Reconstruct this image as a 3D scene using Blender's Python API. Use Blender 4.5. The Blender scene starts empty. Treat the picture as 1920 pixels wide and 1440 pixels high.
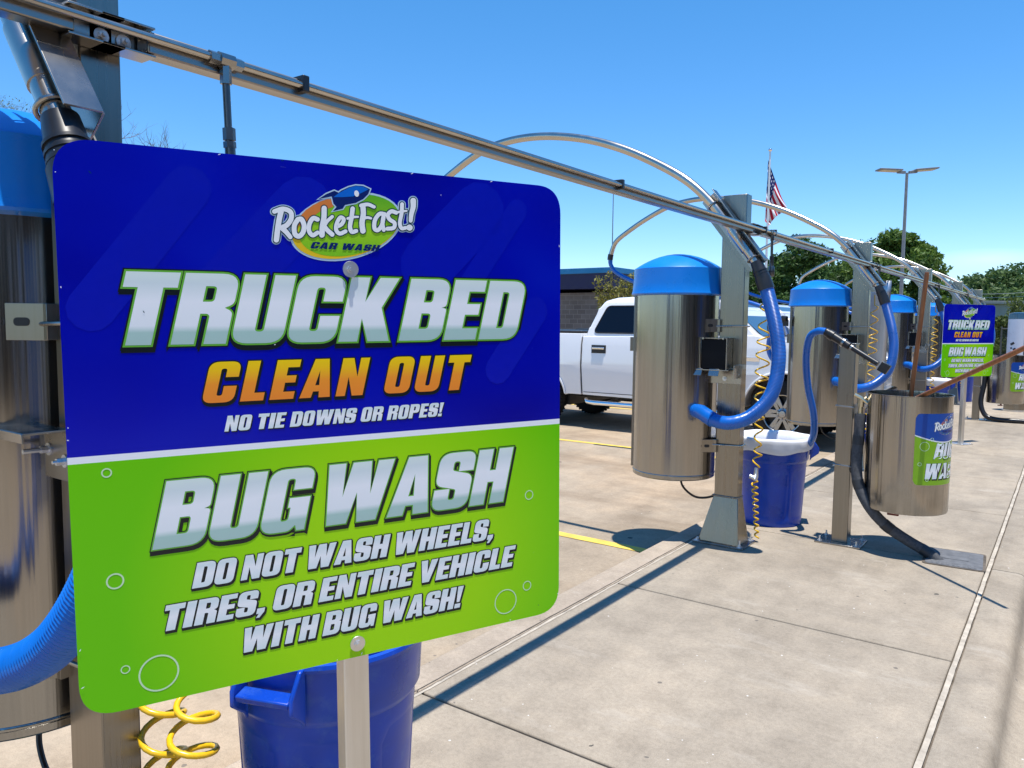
import bpy, bmesh, math, random
from mathutils import Vector, Matrix, Quaternion, noise
from mathutils.geometry import tessellate_polygon
R = math.radians
PI = math.pi
random.seed(11)
sc = bpy.context.scene
col = sc.collection

# ------------------------------------------------------------------ camera
FPX = 1442.0
EYE = Vector((0, 0, 1.52))
YAW, PIT, ROL = R(36.1), R(4.6), R(0.55)
FW = Vector((-math.sin(YAW) * math.cos(PIT), math.cos(YAW) * math.cos(PIT), -math.sin(PIT)))
RT0 = Vector((math.cos(YAW), math.sin(YAW), 0))
UP0 = RT0.cross(FW)
RT = RT0 * math.cos(ROL) + UP0 * math.sin(ROL)
UP = -RT0 * math.sin(ROL) + UP0 * math.cos(ROL)
cd = bpy.data.cameras.new('camera')
cam = bpy.data.objects.new('camera', cd)
col.objects.link(cam)
cam.matrix_world = Matrix(((RT.x, UP.x, -FW.x, EYE.x), (RT.y, UP.y, -FW.y, EYE.y), (RT.z, UP.z, -FW.z, EYE.z), (0, 0, 0, 1)))
cd.sensor_width = 36
cd.lens = FPX / 1920 * 36
cd.clip_start = 0.02
cd.clip_end = 2000
sc.camera = cam

# ------------------------------------------------------------------ light
SUN_FROM = Vector((0.105, -0.07, 1.0)).normalized()
w = bpy.data.worlds.new('World')
sc.world = w
w.use_nodes = True
nt = w.node_tree
bg = nt.nodes['Background']
sky = nt.nodes.new('ShaderNodeTexSky')
sky.sky_type = 'NISHITA'
sky.sun_disc = False
sky.sun_elevation = math.asin(SUN_FROM.z)
sky.sun_rotation = math.atan2(SUN_FROM.x, SUN_FROM.y)
sky.air_density = 1.0
sky.dust_density = 0.0
sky.ozone_density = 2.5
hs = nt.nodes.new('ShaderNodeHueSaturation')
hs.inputs['Saturation'].default_value = 1.34
hs.inputs['Hue'].default_value = .499
hs.inputs['Value'].default_value = 1.24
nt.links.new(sky.outputs[0], hs.inputs['Color'])
tcz = nt.nodes.new('ShaderNodeTexCoord')
spz = nt.nodes.new('ShaderNodeSeparateXYZ'); nt.links.new(tcz.outputs['Generated'], spz.inputs[0])
crz = nt.nodes.new('ShaderNodeValToRGB')
crz.color_ramp.elements[0].position = 0.0; crz.color_ramp.elements[0].color = (.66, .80, 1.0, 1)
crz.color_ramp.elements[1].position = 0.42; crz.color_ramp.elements[1].color = (1, 1, 1, 1)
nt.links.new(spz.outputs[2], crz.inputs[0])
mxz = nt.nodes.new('ShaderNodeMixRGB'); mxz.blend_type = 'MULTIPLY'; mxz.inputs[0].default_value = 1
# one thin wisp of cloud low in the sky down the row
tc = nt.nodes.new('ShaderNodeTexCoord')
mp = nt.nodes.new('ShaderNodeMapping')
mp.inputs['Scale'].default_value = (6, 6, 26)
nt.links.new(tc.outputs['Generated'], mp.inputs[0])
nz = nt.nodes.new('ShaderNodeTexNoise')
nz.inputs['Scale'].default_value = 1.3
nz.inputs['Detail'].default_value = 6
nt.links.new(mp.outputs[0], nz.inputs[0])
cdir = (FW + RT * (1845 - 960) / FPX - UP * (487 - 720) / FPX).normalized()
vd = nt.nodes.new('ShaderNodeVectorMath'); vd.operation = 'SUBTRACT'
nt.links.new(tc.outputs['Generated'], vd.inputs[0]); vd.inputs[1].default_value = cdir
vs = nt.nodes.new('ShaderNodeVectorMath'); vs.operation = 'MULTIPLY'
nt.links.new(vd.outputs[0], vs.inputs[0]); vs.inputs[1].default_value = (16, 16, 75)
vl = nt.nodes.new('ShaderNodeVectorMath'); vl.operation = 'LENGTH'
nt.links.new(vs.outputs[0], vl.inputs[0])
mr = nt.nodes.new('ShaderNodeMapRange')
mr.inputs['From Min'].default_value = 1.0; mr.inputs['From Max'].default_value = 0.1
nt.links.new(vl.outputs['Value'], mr.inputs['Value'])
mm = nt.nodes.new('ShaderNodeMath'); mm.operation = 'MULTIPLY'
nt.links.new(mr.outputs[0], mm.inputs[0]); nt.links.new(nz.outputs[0], mm.inputs[1])
mm2 = nt.nodes.new('ShaderNodeMath'); mm2.operation = 'MULTIPLY'; mm2.inputs[1].default_value = 0.45
nt.links.new(mm.outputs[0], mm2.inputs[0])
mx = nt.nodes.new('ShaderNodeMixRGB')
mx.inputs['Color2'].default_value = (8.5, 8.8, 9.6, 1)
nt.links.new(mm2.outputs[0], mx.inputs[0]); nt.links.new(hs.outputs[0], mxz.inputs[1]); nt.links.new(crz.outputs[0], mxz.inputs[2]); nt.links.new(mxz.outputs[0], mx.inputs['Color1'])
nt.links.new(mx.outputs[0], bg.inputs[0])
bg.inputs[1].default_value = 0.12
sd = bpy.data.lights.new('sun', 'SUN')
sd.energy = 4.7
sd.angle = R(0.53)
sd.color = (1.0, 0.955, 0.88)
so = bpy.data.objects.new('sun', sd)
col.objects.link(so)
so.rotation_euler = (-SUN_FROM).to_track_quat('-Z', 'Y').to_euler()
sc.view_settings.view_transform = 'Standard'
sc.view_settings.look = 'None'
sc.view_settings.exposure = 0.45
sc.view_settings.gamma = 1.0

# ------------------------------------------------------------------ materials
def new_mat(name):
    m = bpy.data.materials.new(name)
    m.use_nodes = True
    n = m.node_tree
    return m, n, n.nodes['Principled BSDF']

def nd(n, kind, **kw):
    a = n.nodes.new(kind)
    for k, v in kw.items():
        if k in a.inputs.keys() if hasattr(a.inputs, 'keys') else False:
            a.inputs[k].default_value = v
        else:
            setattr(a, k, v)
    return a

def lk(n, a, b): n.links.new(a, b)

def coords(n, scale=(1, 1, 1), rnd=True):
    tc = n.nodes.new('ShaderNodeTexCoord')
    mp = n.nodes.new('ShaderNodeMapping')
    mp.inputs['Scale'].default_value = scale
    lk(n, tc.outputs['Object'], mp.inputs[0])
    if rnd:
        oi = n.nodes.new('ShaderNodeObjectInfo')
        mu = n.nodes.new('ShaderNodeMath'); mu.operation = 'MULTIPLY'; mu.inputs[1].default_value = 37
        lk(n, oi.outputs['Random'], mu.inputs[0])
        cb = n.nodes.new('ShaderNodeCombineXYZ')
        lk(n, mu.outputs[0], cb.inputs[0]); lk(n, mu.outputs[0], cb.inputs[1])
        lk(n, cb.outputs[0], mp.inputs['Location'])
    return mp.outputs[0]

def noise_n(n, vec, scale, detail=4, rough=.55):
    t = n.nodes.new('ShaderNodeTexNoise')
    t.inputs['Scale'].default_value = scale
    t.inputs['Detail'].default_value = detail
    t.inputs['Roughness'].default_value = rough
    lk(n, vec, t.inputs[0])
    return t.outputs[0]

def ramp(n, fac, stops, interp='LINEAR'):
    r = n.nodes.new('ShaderNodeValToRGB')
    r.color_ramp.interpolation = interp
    e = r.color_ramp.elements
    while len(e) < len(stops): e.new(0.5)
    for i, (p, c) in enumerate(stops):
        e[i].position = p
        e[i].color = tuple(c) + (1,) if len(c) == 3 else c
    lk(n, fac, r.inputs[0])
    return r.outputs[0]

def mrange(n, fac, a, b, c, d):
    m = n.nodes.new('ShaderNodeMapRange')
    for k, v in zip(('From Min', 'From Max', 'To Min', 'To Max'), (a, b, c, d)): m.inputs[k].default_value = v
    lk(n, fac, m.inputs['Value'])
    return m.outputs[0]

def mixc(n, fac, a, b, mode='MIX'):
    m = n.nodes.new('ShaderNodeMixRGB'); m.blend_type = mode
    for s, v in ((m.inputs[0], fac), (m.inputs[1], a), (m.inputs[2], b)):
        if isinstance(v, (int, float)): s.default_value = v
        elif isinstance(v, tuple): s.default_value = v + (1,) if len(v) == 3 else v
        else: lk(n, v, s)
    return m.outputs[0]

def bump(n, h, strength, dist, bs):
    b = n.nodes.new('ShaderNodeBump')
    b.inputs['Strength'].default_value = strength
    b.inputs['Distance'].default_value = dist
    lk(n, h, b.inputs['Height']); lk(n, b.outputs[0], bs.inputs['Normal'])

def plain(name, c, rough=.5, metal=0, spec=.5, var=.12, vs=9, rv=.1, coat=0, dirt=None):
    m, n, b = new_mat(name)
    v = coords(n)
    f = noise_n(n, v, vs)
    lo = tuple(x * (1 - var) for x in c); hi = tuple(min(1, x * (1 + var)) for x in c)
    colr = ramp(n, f, [(.3, lo), (.7, hi)])
    if dirt:
        g = noise_n(n, v, vs * 3.1, 6, .7)
        colr = mixc(n, mrange(n, g, .52, .75, 0, dirt[1]), colr, dirt[0])
    lk(n, colr, b.inputs['Base Color'])
    lk(n, mrange(n, f, .3, .7, max(.02, rough - rv), rough + rv), b.inputs['Roughness'])
    b.inputs['Metallic'].default_value = metal
    b.inputs['Specular IOR Level'].default_value = spec
    b.inputs['Coat Weight'].default_value = coat
    b.inputs['Coat Roughness'].default_value = .05
    return m

def steel(name, c, rough, stretch=(70, 70, 1.2), wav=0.0, aniso=.5, smear=.0):
    m, n, b = new_mat(name)
    v = coords(n, stretch)
    f = noise_n(n, v, 1.0, 5, .65)
    v2 = coords(n, (3, 3, 1.0))
    g = noise_n(n, v2, 1.3, 5, .6)
    k = mixc(n, .45, f, g)
    lk(n, ramp(n, k, [(.3, tuple(x * .84 for x in c)), (.7, tuple(min(1, x * 1.12) for x in c))]), b.inputs['Base Color'])
    lk(n, mrange(n, k, .3, .7, rough * .75, rough * 1.3), b.inputs['Roughness'])
    b.inputs['Metallic'].default_value = 1
    b.inputs['Anisotropic'].default_value = aniso
    b.inputs['Anisotropic Rotation'].default_value = .0
    h = f
    if wav:
        v3 = coords(n, (5, 5, .7))
        q = noise_n(n, v3, 1.0, 2, .4)
        ad = n.nodes.new('ShaderNodeMath'); ad.operation = 'MULTIPLY_ADD'
        lk(n, q, ad.inputs[0]); ad.inputs[1].default_value = wav; lk(n, f, ad.inputs[2])
        h = ad.outputs[0]
    if wav:
        v4 = coords(n, (19, 19, .22))
        q4 = noise_n(n, v4, 1.0, 3, .5)
        bp = n.nodes.new('ShaderNodeBump'); bp.inputs['Strength'].default_value = .9; bp.inputs['Distance'].default_value = .0006 * wav
        lk(n, q4, bp.inputs['Height'])
        bump(n, h, .06, .004, b)
        lk(n, bp.outputs[0], b.inputs['Normal'].links[0].from_node.inputs['Normal'])
    return m

M = {}
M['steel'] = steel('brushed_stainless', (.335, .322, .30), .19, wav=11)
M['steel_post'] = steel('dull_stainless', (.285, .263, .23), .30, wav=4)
M['steel_bright'] = steel('bright_stainless', (.37, .355, .33), .26, stretch=(6, 6, 6), aniso=0, wav=0)
M['tube'] = steel('polished_tube', (.52, .48, .42), .26, stretch=(4, 4, 4), aniso=0)
M['rail'] = steel('rail_stainless', (.34, .31, .275), .3, stretch=(60, 1.0, 60), wav=0)
M['zinc'] = steel('zinc', (.74, .75, .76), .4, stretch=(8, 8, 8), aniso=0)
M['dark_fitting'] = steel('dark_fitting', (.16, .16, .16), .35, stretch=(8, 8, 8), aniso=0)
M['alu'] = steel('mill_aluminium', (.72, .71, .69), .42, stretch=(60, 60, 2), aniso=.3)
M['brass'] = plain('brass', (.72, .62, .42), .3, 1)
M['chrome'] = plain('chrome', (.85, .85, .86), .08, 1, var=.02, rv=.03)
M['lid'] = plain('blue_lid_plastic', (.004, .20, .70), .28, spec=.5, var=.07, vs=3, dirt=((.03, .2, .55), .25))
M['hose'] = plain('blue_hose', (.003, .122, .50), .3, spec=.6, var=.12, vs=6, dirt=((.02, .12, .36), .3))
M['cuff'] = plain('black_rubber', (.014, .015, .018), .35, spec=.5)
M['foam'] = plain('grey_foam', (.085, .088, .095), .9, spec=.1, var=.25, vs=60)
M['tape'] = plain('black_tape', (.03, .032, .036), .5)
M['yellow'] = plain('yellow_hose', (.78, .47, .012), .3, spec=.5, var=.1)
M['can'] = plain('blue_can_plastic', (.004, .055, .45), .32, spec=.45, var=.18, vs=5, dirt=((.06, .16, .46), .55))
M['bag'] = plain('white_liner', (.80, .81, .84), .5, spec=.3, var=.05, vs=14)
M['wood'] = None
M['white_paint'] = plain('white_truck_paint', (.80, .80, .81), .22, spec=.5, var=.015, vs=1.2, rv=.04, coat=.7)
M['black_trim'] = plain('black_trim', (.012, .012, .013), .42)
M['tyre'] = plain('tyre_rubber', (.018, .018, .019), .75, spec=.2, var=.25, vs=20)
M['glass'] = plain('tinted_glass', (.003, .004, .010), .05, spec=.35, var=.05, rv=.02)
M['glass_front'] = plain('windscreen_glass', (.03, .05, .06), .05, spec=.9, var=.1, vs=2, rv=.02, coat=.6)
M['rim'] = plain('wheel_alloy', (.36, .36, .37), .25, 1, var=.08)
M['red_lens'] = plain('red_lens', (.35, .012, .012), .15)
M['clear_lens'] = plain('clear_lens', (.6, .62, .64), .1)
M['line'] = plain('yellow_line', (.72, .50, .09), .7, spec=.2, var=.15, vs=7, dirt=((.4, .33, .22), .7))
M['caulk'] = plain('joint_caulk', (.44, .385, .31), .85, spec=.2, var=.22, vs=14, dirt=((.2, .16, .12), .6))
M['joint'] = plain('joint_dirt', (.13, .11, .09), .95, spec=.1, var=.4, vs=9)
M['lamp_pole'] = plain('grey_pole_paint', (.20, .21, .22), .45, spec=.4)
M['lamp_lens'] = plain('lamp_lens', (.55, .5, .4), .5)
M['roof_blue'] = plain('blue_metal_roof', (.01, .10, .23), .4, spec=.5, vs=3)
M['fascia'] = plain('navy_fascia', (.004, .006, .055), .5, vs=2)
M['grey_wall'] = plain('pale_grey_wall', (.30, .29, .27), .85, var=.12, vs=.6)
M['bark'] = plain('bark', (.10, .078, .058), .95, spec=.1, var=.35, vs=14)
M['twig'] = plain('grey_twig', (.17, .14, .12), .9, spec=.1)
M['flag_red'] = plain('flag_red', (.38, .015, .035), .8, spec=.1, vs=5)
M['flag_white'] = plain('flag_white', (.74, .73, .74), .8, spec=.1, var=.04)
M['flag_navy'] = plain('flag_navy', (.014, .022, .10), .8, spec=.1)
M['flagpole'] = plain('white_pole', (.72, .72, .72), .35, var=.04)
M['wire'] = plain('wire', (.30, .32, .33), .6)
M['red_valve'] = plain('red_valve', (.16, .02, .012), .5)
M['box_lid'] = plain('grey_polymer_lid', (.13, .135, .145), .8, spec=.2, var=.25, vs=22)
M['white_panel'] = plain('white_panel', (.74, .75, .80), .35, var=.04)
M['sheet'] = steel('pale_sheet', (.60, .61, .62), .4, stretch=(40, 40, 2), aniso=0, wav=3)
M['screen'] = plain('black_screen', (.002, .003, .006), .45, spec=.15)
M['grass'] = plain('dry_grass', (.09, .11, .035), .95, spec=.1, var=.4, vs=.5)
M['fence'] = plain('fence_wire', (.10, .105, .10), .5, .6)

def wood():
    m, n, b = new_mat('brown_wood')
    v = coords(n, (60, 60, 3))
    f = noise_n(n, v, 1, 6, .6)
    lk(n, ramp(n, f, [(.3, (.17, .055, .016)), (.7, (.36, .135, .045))]), b.inputs['Base Color'])
    b.inputs['Roughness'].default_value = .42
    return m
M['wood'] = wood()

def concrete(name, base, warm, scale=1.0, joints=None):
    m, n, b = new_mat(name)
    v = coords(n, (1, 1, 1), rnd=False)
    vstr = coords(n, (1.0, .35, 1), rnd=False)
    big = noise_n(n, v, .42 * scale, 5, .6)
    mid = noise_n(n, v, 5.5 * scale, 8, .72)
    smear = noise_n(n, vstr, 3.2 * scale, 6, .6)
    fine = noise_n(n, v, 55, 3, .7)
    grit = noise_n(n, v, 260, 2, .6)
    c = ramp(n, big, [(.32, tuple(x * .80 for x in base)), (.5, base), (.68, warm)])
    c = mixc(n, .62, c, ramp(n, mid, [(.28, (.62, .61, .60)), (.5, (.93, .93, .93)), (.72, (1.17, 1.15, 1.12))]), 'MULTIPLY')
    c = mixc(n, .6, c, ramp(n, smear, [(.3, (.70, .69, .68)), (.55, (1, 1, 1)), (.75, (1.12, 1.1, 1.08))]), 'MULTIPLY')
    c = mixc(n, .6, c, ramp(n, fine, [(.3, (.76, .75, .74)), (.6, (1.05, 1.05, 1.05))]), 'MULTIPLY')
    c = mixc(n, .55, c, ramp(n, grit, [(.32, (.6, .6, .6)), (.5, (1, 1, 1)), (.7, (1.2, 1.2, 1.2))]), 'MULTIPLY')
    # hairline cracks here and there
    vc = n.nodes.new('ShaderNodeTexVoronoi'); vc.feature = 'DISTANCE_TO_EDGE'; vc.inputs['Scale'].default_value = .55
    wn = n.nodes.new('ShaderNodeTexNoise'); wn.inputs['Scale'].default_value = 3.0; wn.inputs['Detail'].default_value = 6; lk(n, v, wn.inputs[0])
    wsx = n.nodes.new('ShaderNodeVectorMath'); wsx.operation = 'SCALE'; wsx.inputs['Scale'].default_value = .28; lk(n, wn.outputs[1], wsx.inputs[0])
    wad = n.nodes.new('ShaderNodeVectorMath'); wad.operation = 'ADD'; lk(n, v, wad.inputs[0]); lk(n, wsx.outputs[0], wad.inputs[1])
    lk(n, wad.outputs[0], vc.inputs['Vector'])
    cm = noise_n(n, v, .8, 2, .5)
    cr = n.nodes.new('ShaderNodeMath'); cr.operation = 'MULTIPLY'
    lk(n, mrange(n, vc.outputs['Distance'], .0, .0022, .12, 0), cr.inputs[0]); lk(n, mrange(n, cm, .54, .60, 0, 1), cr.inputs[1])
    c = mixc(n, cr.outputs[0], c, (.10, .085, .07))
    # dark gum spots and pale flecks
    for sc_, thr, cc, amt in ((2.3, .045, (.06, .055, .05), .9), (9, .055, (.1, .09, .08), .75), (16, .05, (.72, .70, .66), .7)):
        vo = n.nodes.new('ShaderNodeTexVoronoi'); vo.inputs['Scale'].default_value = sc_
        dn = n.nodes.new('ShaderNodeVectorMath'); dn.operation = 'ADD'
        nn = n.nodes.new('ShaderNodeTexNoise'); nn.inputs['Scale'].default_value = sc_ * 6
        lk(n, v, nn.inputs[0])
        scv = n.nodes.new('ShaderNodeVectorMath'); scv.operation = 'SCALE'; scv.inputs['Scale'].default_value = .06 / sc_ * 2
        lk(n, nn.outputs[1], scv.inputs[0]); lk(n, v, dn.inputs[0]); lk(n, scv.outputs[0], dn.inputs[1])
        lk(n, dn.outputs[0], vo.inputs['Vector'])
        sp = n.nodes.new('ShaderNodeSeparateColor'); lk(n, vo.outputs['Color'], sp.inputs[0])
        rr = mrange(n, sp.outputs[0], .45, 1.0, 0.0, thr * 1.6)
        lt = n.nodes.new('ShaderNodeMath'); lt.operation = 'LESS_THAN'
        lk(n, vo.outputs['Distance'], lt.inputs[0]); lk(n, rr, lt.inputs[1])
        ml = n.nodes.new('ShaderNodeMath'); ml.operation = 'MULTIPLY'; ml.inputs[1].default_value = amt
        lk(n, lt.outputs[0], ml.inputs[0])
        c = mixc(n, ml.outputs[0], c, cc)
    if joints:
        st = noise_n(n, coords(n, (.5, 1.3, 1), rnd=False), 1.1, 7, .66)
        c = mixc(n, mrange(n, st, .50, .70, 0, .55), c, (.17, .12, .075))
        st2 = noise_n(n, coords(n, (1.0, .6, 1), rnd=False), .55, 5, .6)
        c = mixc(n, mrange(n, st2, .50, .72, 0, .5), c, (.50, .41, .30))
    else:
        st = noise_n(n, coords(n, (.9, .5, 1), rnd=False), .9, 7, .66)
        c = mixc(n, mrange(n, st, .52, .74, 0, .30), c, (.19, .165, .14))
        st2 = noise_n(n, coords(n, (.5, 1.4, 1), rnd=False), 2.7, 8, .75)
        c = mixc(n, mrange(n, st2, .56, .74, 0, .40), c, (.52, .47, .40))
    lk(n, c, b.inputs['Base Color'])
    b.inputs['Roughness'].default_value = .88
    b.inputs['Specular IOR Level'].default_value = .25
    hh = mixc(n, .5, fine, grit)
    bump(n, hh, .28, .003, b)
    return m
M['island'] = concrete('island_concrete', (.365, .310, .240), (.43, .357, .268))
M['lot'] = concrete('lot_concrete', (.385, .31, .225), (.47, .345, .225), .8, True)
M['kerb'] = concrete('kerb_concrete', (.43, .355, .275), (.49, .39, .29))

def leafmat(name, a, b_, tr=.25):
    m, n, b = new_mat(name)
    at = n.nodes.new('ShaderNodeAttribute'); at.attribute_name = 'tint'
    c = ramp(n, at.outputs['Fac'], [(0.0, a), (1.0, b_)])
    lk(n, c, b.inputs['Base Color'])
    b.inputs['Roughness'].default_value = .55
    b.inputs['Specular IOR Level'].default_value = .3
    t = n.nodes.new('ShaderNodeBsdfTranslucent'); lk(n, c, t.inputs[0])
    mx = n.nodes.new('ShaderNodeMixShader'); mx.inputs[0].default_value = tr
    lk(n, b.outputs[0], mx.inputs[1]); lk(n, t.outputs[0], mx.inputs[2])
    lk(n, mx.outputs[0], n.nodes['Material Output'].inputs[0])
    return m
M['leaf_dark'] = leafmat('dark_leaf', (.022, .055, .015), (.085, .165, .032), .33)
M['leaf_mid'] = leafmat('mid_leaf', (.042, .095, .018), (.16, .25, .042), .33)
M['leaf_far'] = leafmat('far_leaf', (.05, .095, .034), (.14, .215, .06), .33)
M['leaf_hedge'] = leafmat('hedge_leaf', (.04, .07, .018), (.16, .20, .045), .33)
M['leaf_myrtle'] = leafmat('myrtle_leaf', (.06, .08, .014), (.24, .22, .045))
M['leaf_pale'] = leafmat('pale_leaf', (.08, .12, .05), (.2, .25, .10))

def brick():
    m, n, b = new_mat('brown_brick')
    v = coords(n, (1, 1, 1), rnd=False)
    rot = n.nodes.new('ShaderNodeMapping'); rot.inputs['Rotation'].default_value = (R(90), 0, 0)
    lk(n, v, rot.inputs[0])
    t = n.nodes.new('ShaderNodeTexBrick')
    t.inputs['Scale'].default_value = 1
    t.inputs['Brick Width'].default_value = .4; t.inputs['Row Height'].default_value = .2
    t.inputs['Mortar Size'].default_value = .012
    t.inputs['Color1'].default_value = (.12, .105, .098, 1); t.inputs['Color2'].default_value = (.155, .138, .128, 1)
    t.inputs['Mortar'].default_value = (.2, .185, .17, 1)
    lk(n, rot.outputs[0], t.inputs[0])
    f = noise_n(n, v, 1.2, 5)
    lk(n, mixc(n, .5, t.outputs[0], ramp(n, f, [(.3, (.7, .7, .7)), (.7, (1.15, 1.12, 1.1))]), 'MULTIPLY'), b.inputs['Base Color'])
    b.inputs['Roughness'].default_value = .9
    return m
M['brick'] = brick()

def sign_print():
    m, n, b = new_mat('sign_print')
    tc = n.nodes.new('ShaderNodeTexCoord')
    sp = n.nodes.new('ShaderNodeSeparateXYZ'); lk(n, tc.outputs['Object'], sp.inputs[0])
    # blue half: a slow wandering gradient
    v = coords(n, (1.0, 1, 1.6), rnd=False)
    g = noise_n(n, v, 2.2, 2, .4)
    blue = ramp(n, g, [(.3, (.0, .001, .30)), (.55, (.0, .004, .42)), (.75, (.001, .014, .50))])
    # green half: lighter in the middle, as printed
    ds = n.nodes.new('ShaderNodeVectorMath'); ds.operation = 'DISTANCE'
    lk(n, tc.outputs['Object'], ds.inputs[0]); ds.inputs[1].default_value = (.06, 0, 1.339 - .30)
    green = ramp(n, ds.outputs['Value'], [(.0, (.42, .80, .006)), (.22, (.36, .76, .004)), (.46, (.15, .62, .001))])
    z0 = 1.339 - .0375
    st = n.nodes.new('ShaderNodeMath'); st.operation = 'GREATER_THAN'; st.inputs[1].default_value = z0 + .0055
    lk(n, sp.outputs[2], st.inputs[0])
    st2 = n.nodes.new('ShaderNodeMath'); st2.operation = 'GREATER_THAN'; st2.inputs[1].default_value = z0 - .0055
    lk(n, sp.outputs[2], st2.inputs[0])
    c = mixc(n, st2.outputs[0], green, (.90, .92, .95))
    c = mixc(n, st.outputs[0], c, blue)
    # faint scuffs
    vv = coords(n, (8, 8, 30), rnd=False)
    s = noise_n(n, vv, 4, 5, .7)
    c = mixc(n, mrange(n, s, .68, .8, 0, .25), c, (.45, .5, .6))
    lk(n, c, b.inputs['Base Color'])
    f = noise_n(n, coords(n, (1, 1, 1), rnd=False), 420, 2)
    b.inputs['Roughness'].default_value = .2
    b.inputs['Specular IOR Level'].default_value = .25
    bump(n, f, .05, .0006, b)
    return m
M['print'] = sign_print()

def ink(name, c, rough=.25):
    m, n, b = new_mat(name)
    f = noise_n(n, coords(n, rnd=False), 30)
    lk(n, ramp(n, f, [(.3, tuple(x * .96 for x in c)), (.7, tuple(min(1, x * 1.03) for x in c))]), b.inputs['Base Color'])
    b.inputs['Roughness'].default_value = rough
    b.inputs['Specular IOR Level'].default_value = .35
    return m

def ink_grad(name, stops):
    m, n, b = new_mat(name)
    uv = n.nodes.new('ShaderNodeUVMap')
    sp = n.nodes.new('ShaderNodeSeparateXYZ'); lk(n, uv.outputs[0], sp.inputs[0])
    lk(n, ramp(n, sp.outputs[1], stops), b.inputs['Base Color'])
    b.inputs['Roughness'].default_value = .25
    b.inputs['Specular IOR Level'].default_value = .35
    return m
INK = dict(black=ink('ink_black', (.006, .012, .016)), green=ink('ink_green', (.14, .46, .045)),
           white=ink('ink_white', (.90, .93, .94)), pale=ink('ink_pale_blue', (.50, .68, .82)),
           teal=ink('ink_teal', (.004, .05, .075)), ring=ink('ink_ring', (.62, .86, .52)),
           navy=ink('ink_navy', (.004, .018, .14)), rocket=ink('ink_rocket_blue', (.004, .14, .62)),
           orange=ink('ink_orange', (.72, .22, .05)), yell=ink('ink_yellow', (.85, .58, .02)),
           streak=ink('ink_streak', (.0, .006, .435)), lime=None)
INK['lime'] = ink_grad('ink_lime', [(0, (.20, .58, .02)), (.45, (.33, .66, .02)), (1, (.12, .46, .02))])
INK['silver'] = ink_grad('ink_silver', [(0, (.42, .60, .56)), (.17, (.42, .62, .57)), (.26, (.84, .89, .92)), (.6, (.90, .93, .96)), (.85, (.70, .80, .81)), (1, (.74, .86, .80))])
INK['fire'] = ink_grad('ink_fire', [(0, (.93, .27, .035)), (.45, (.95, .32, .03)), (.8, (.96, .58, .012)), (1, (.96, .66, .008))])
INK['soft'] = ink_grad('ink_soft', [(0, (.72, .84, .86)), (.5, (.92, .94, .96)), (.85, (.72, .83, .85)), (1, (.8, .9, .86))])
INK['decal_blue'] = ink('ink_decal_blue', (.008, .07, .36))
INK['decal_green'] = ink('ink_decal_green', (.23, .46, .02))

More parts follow.
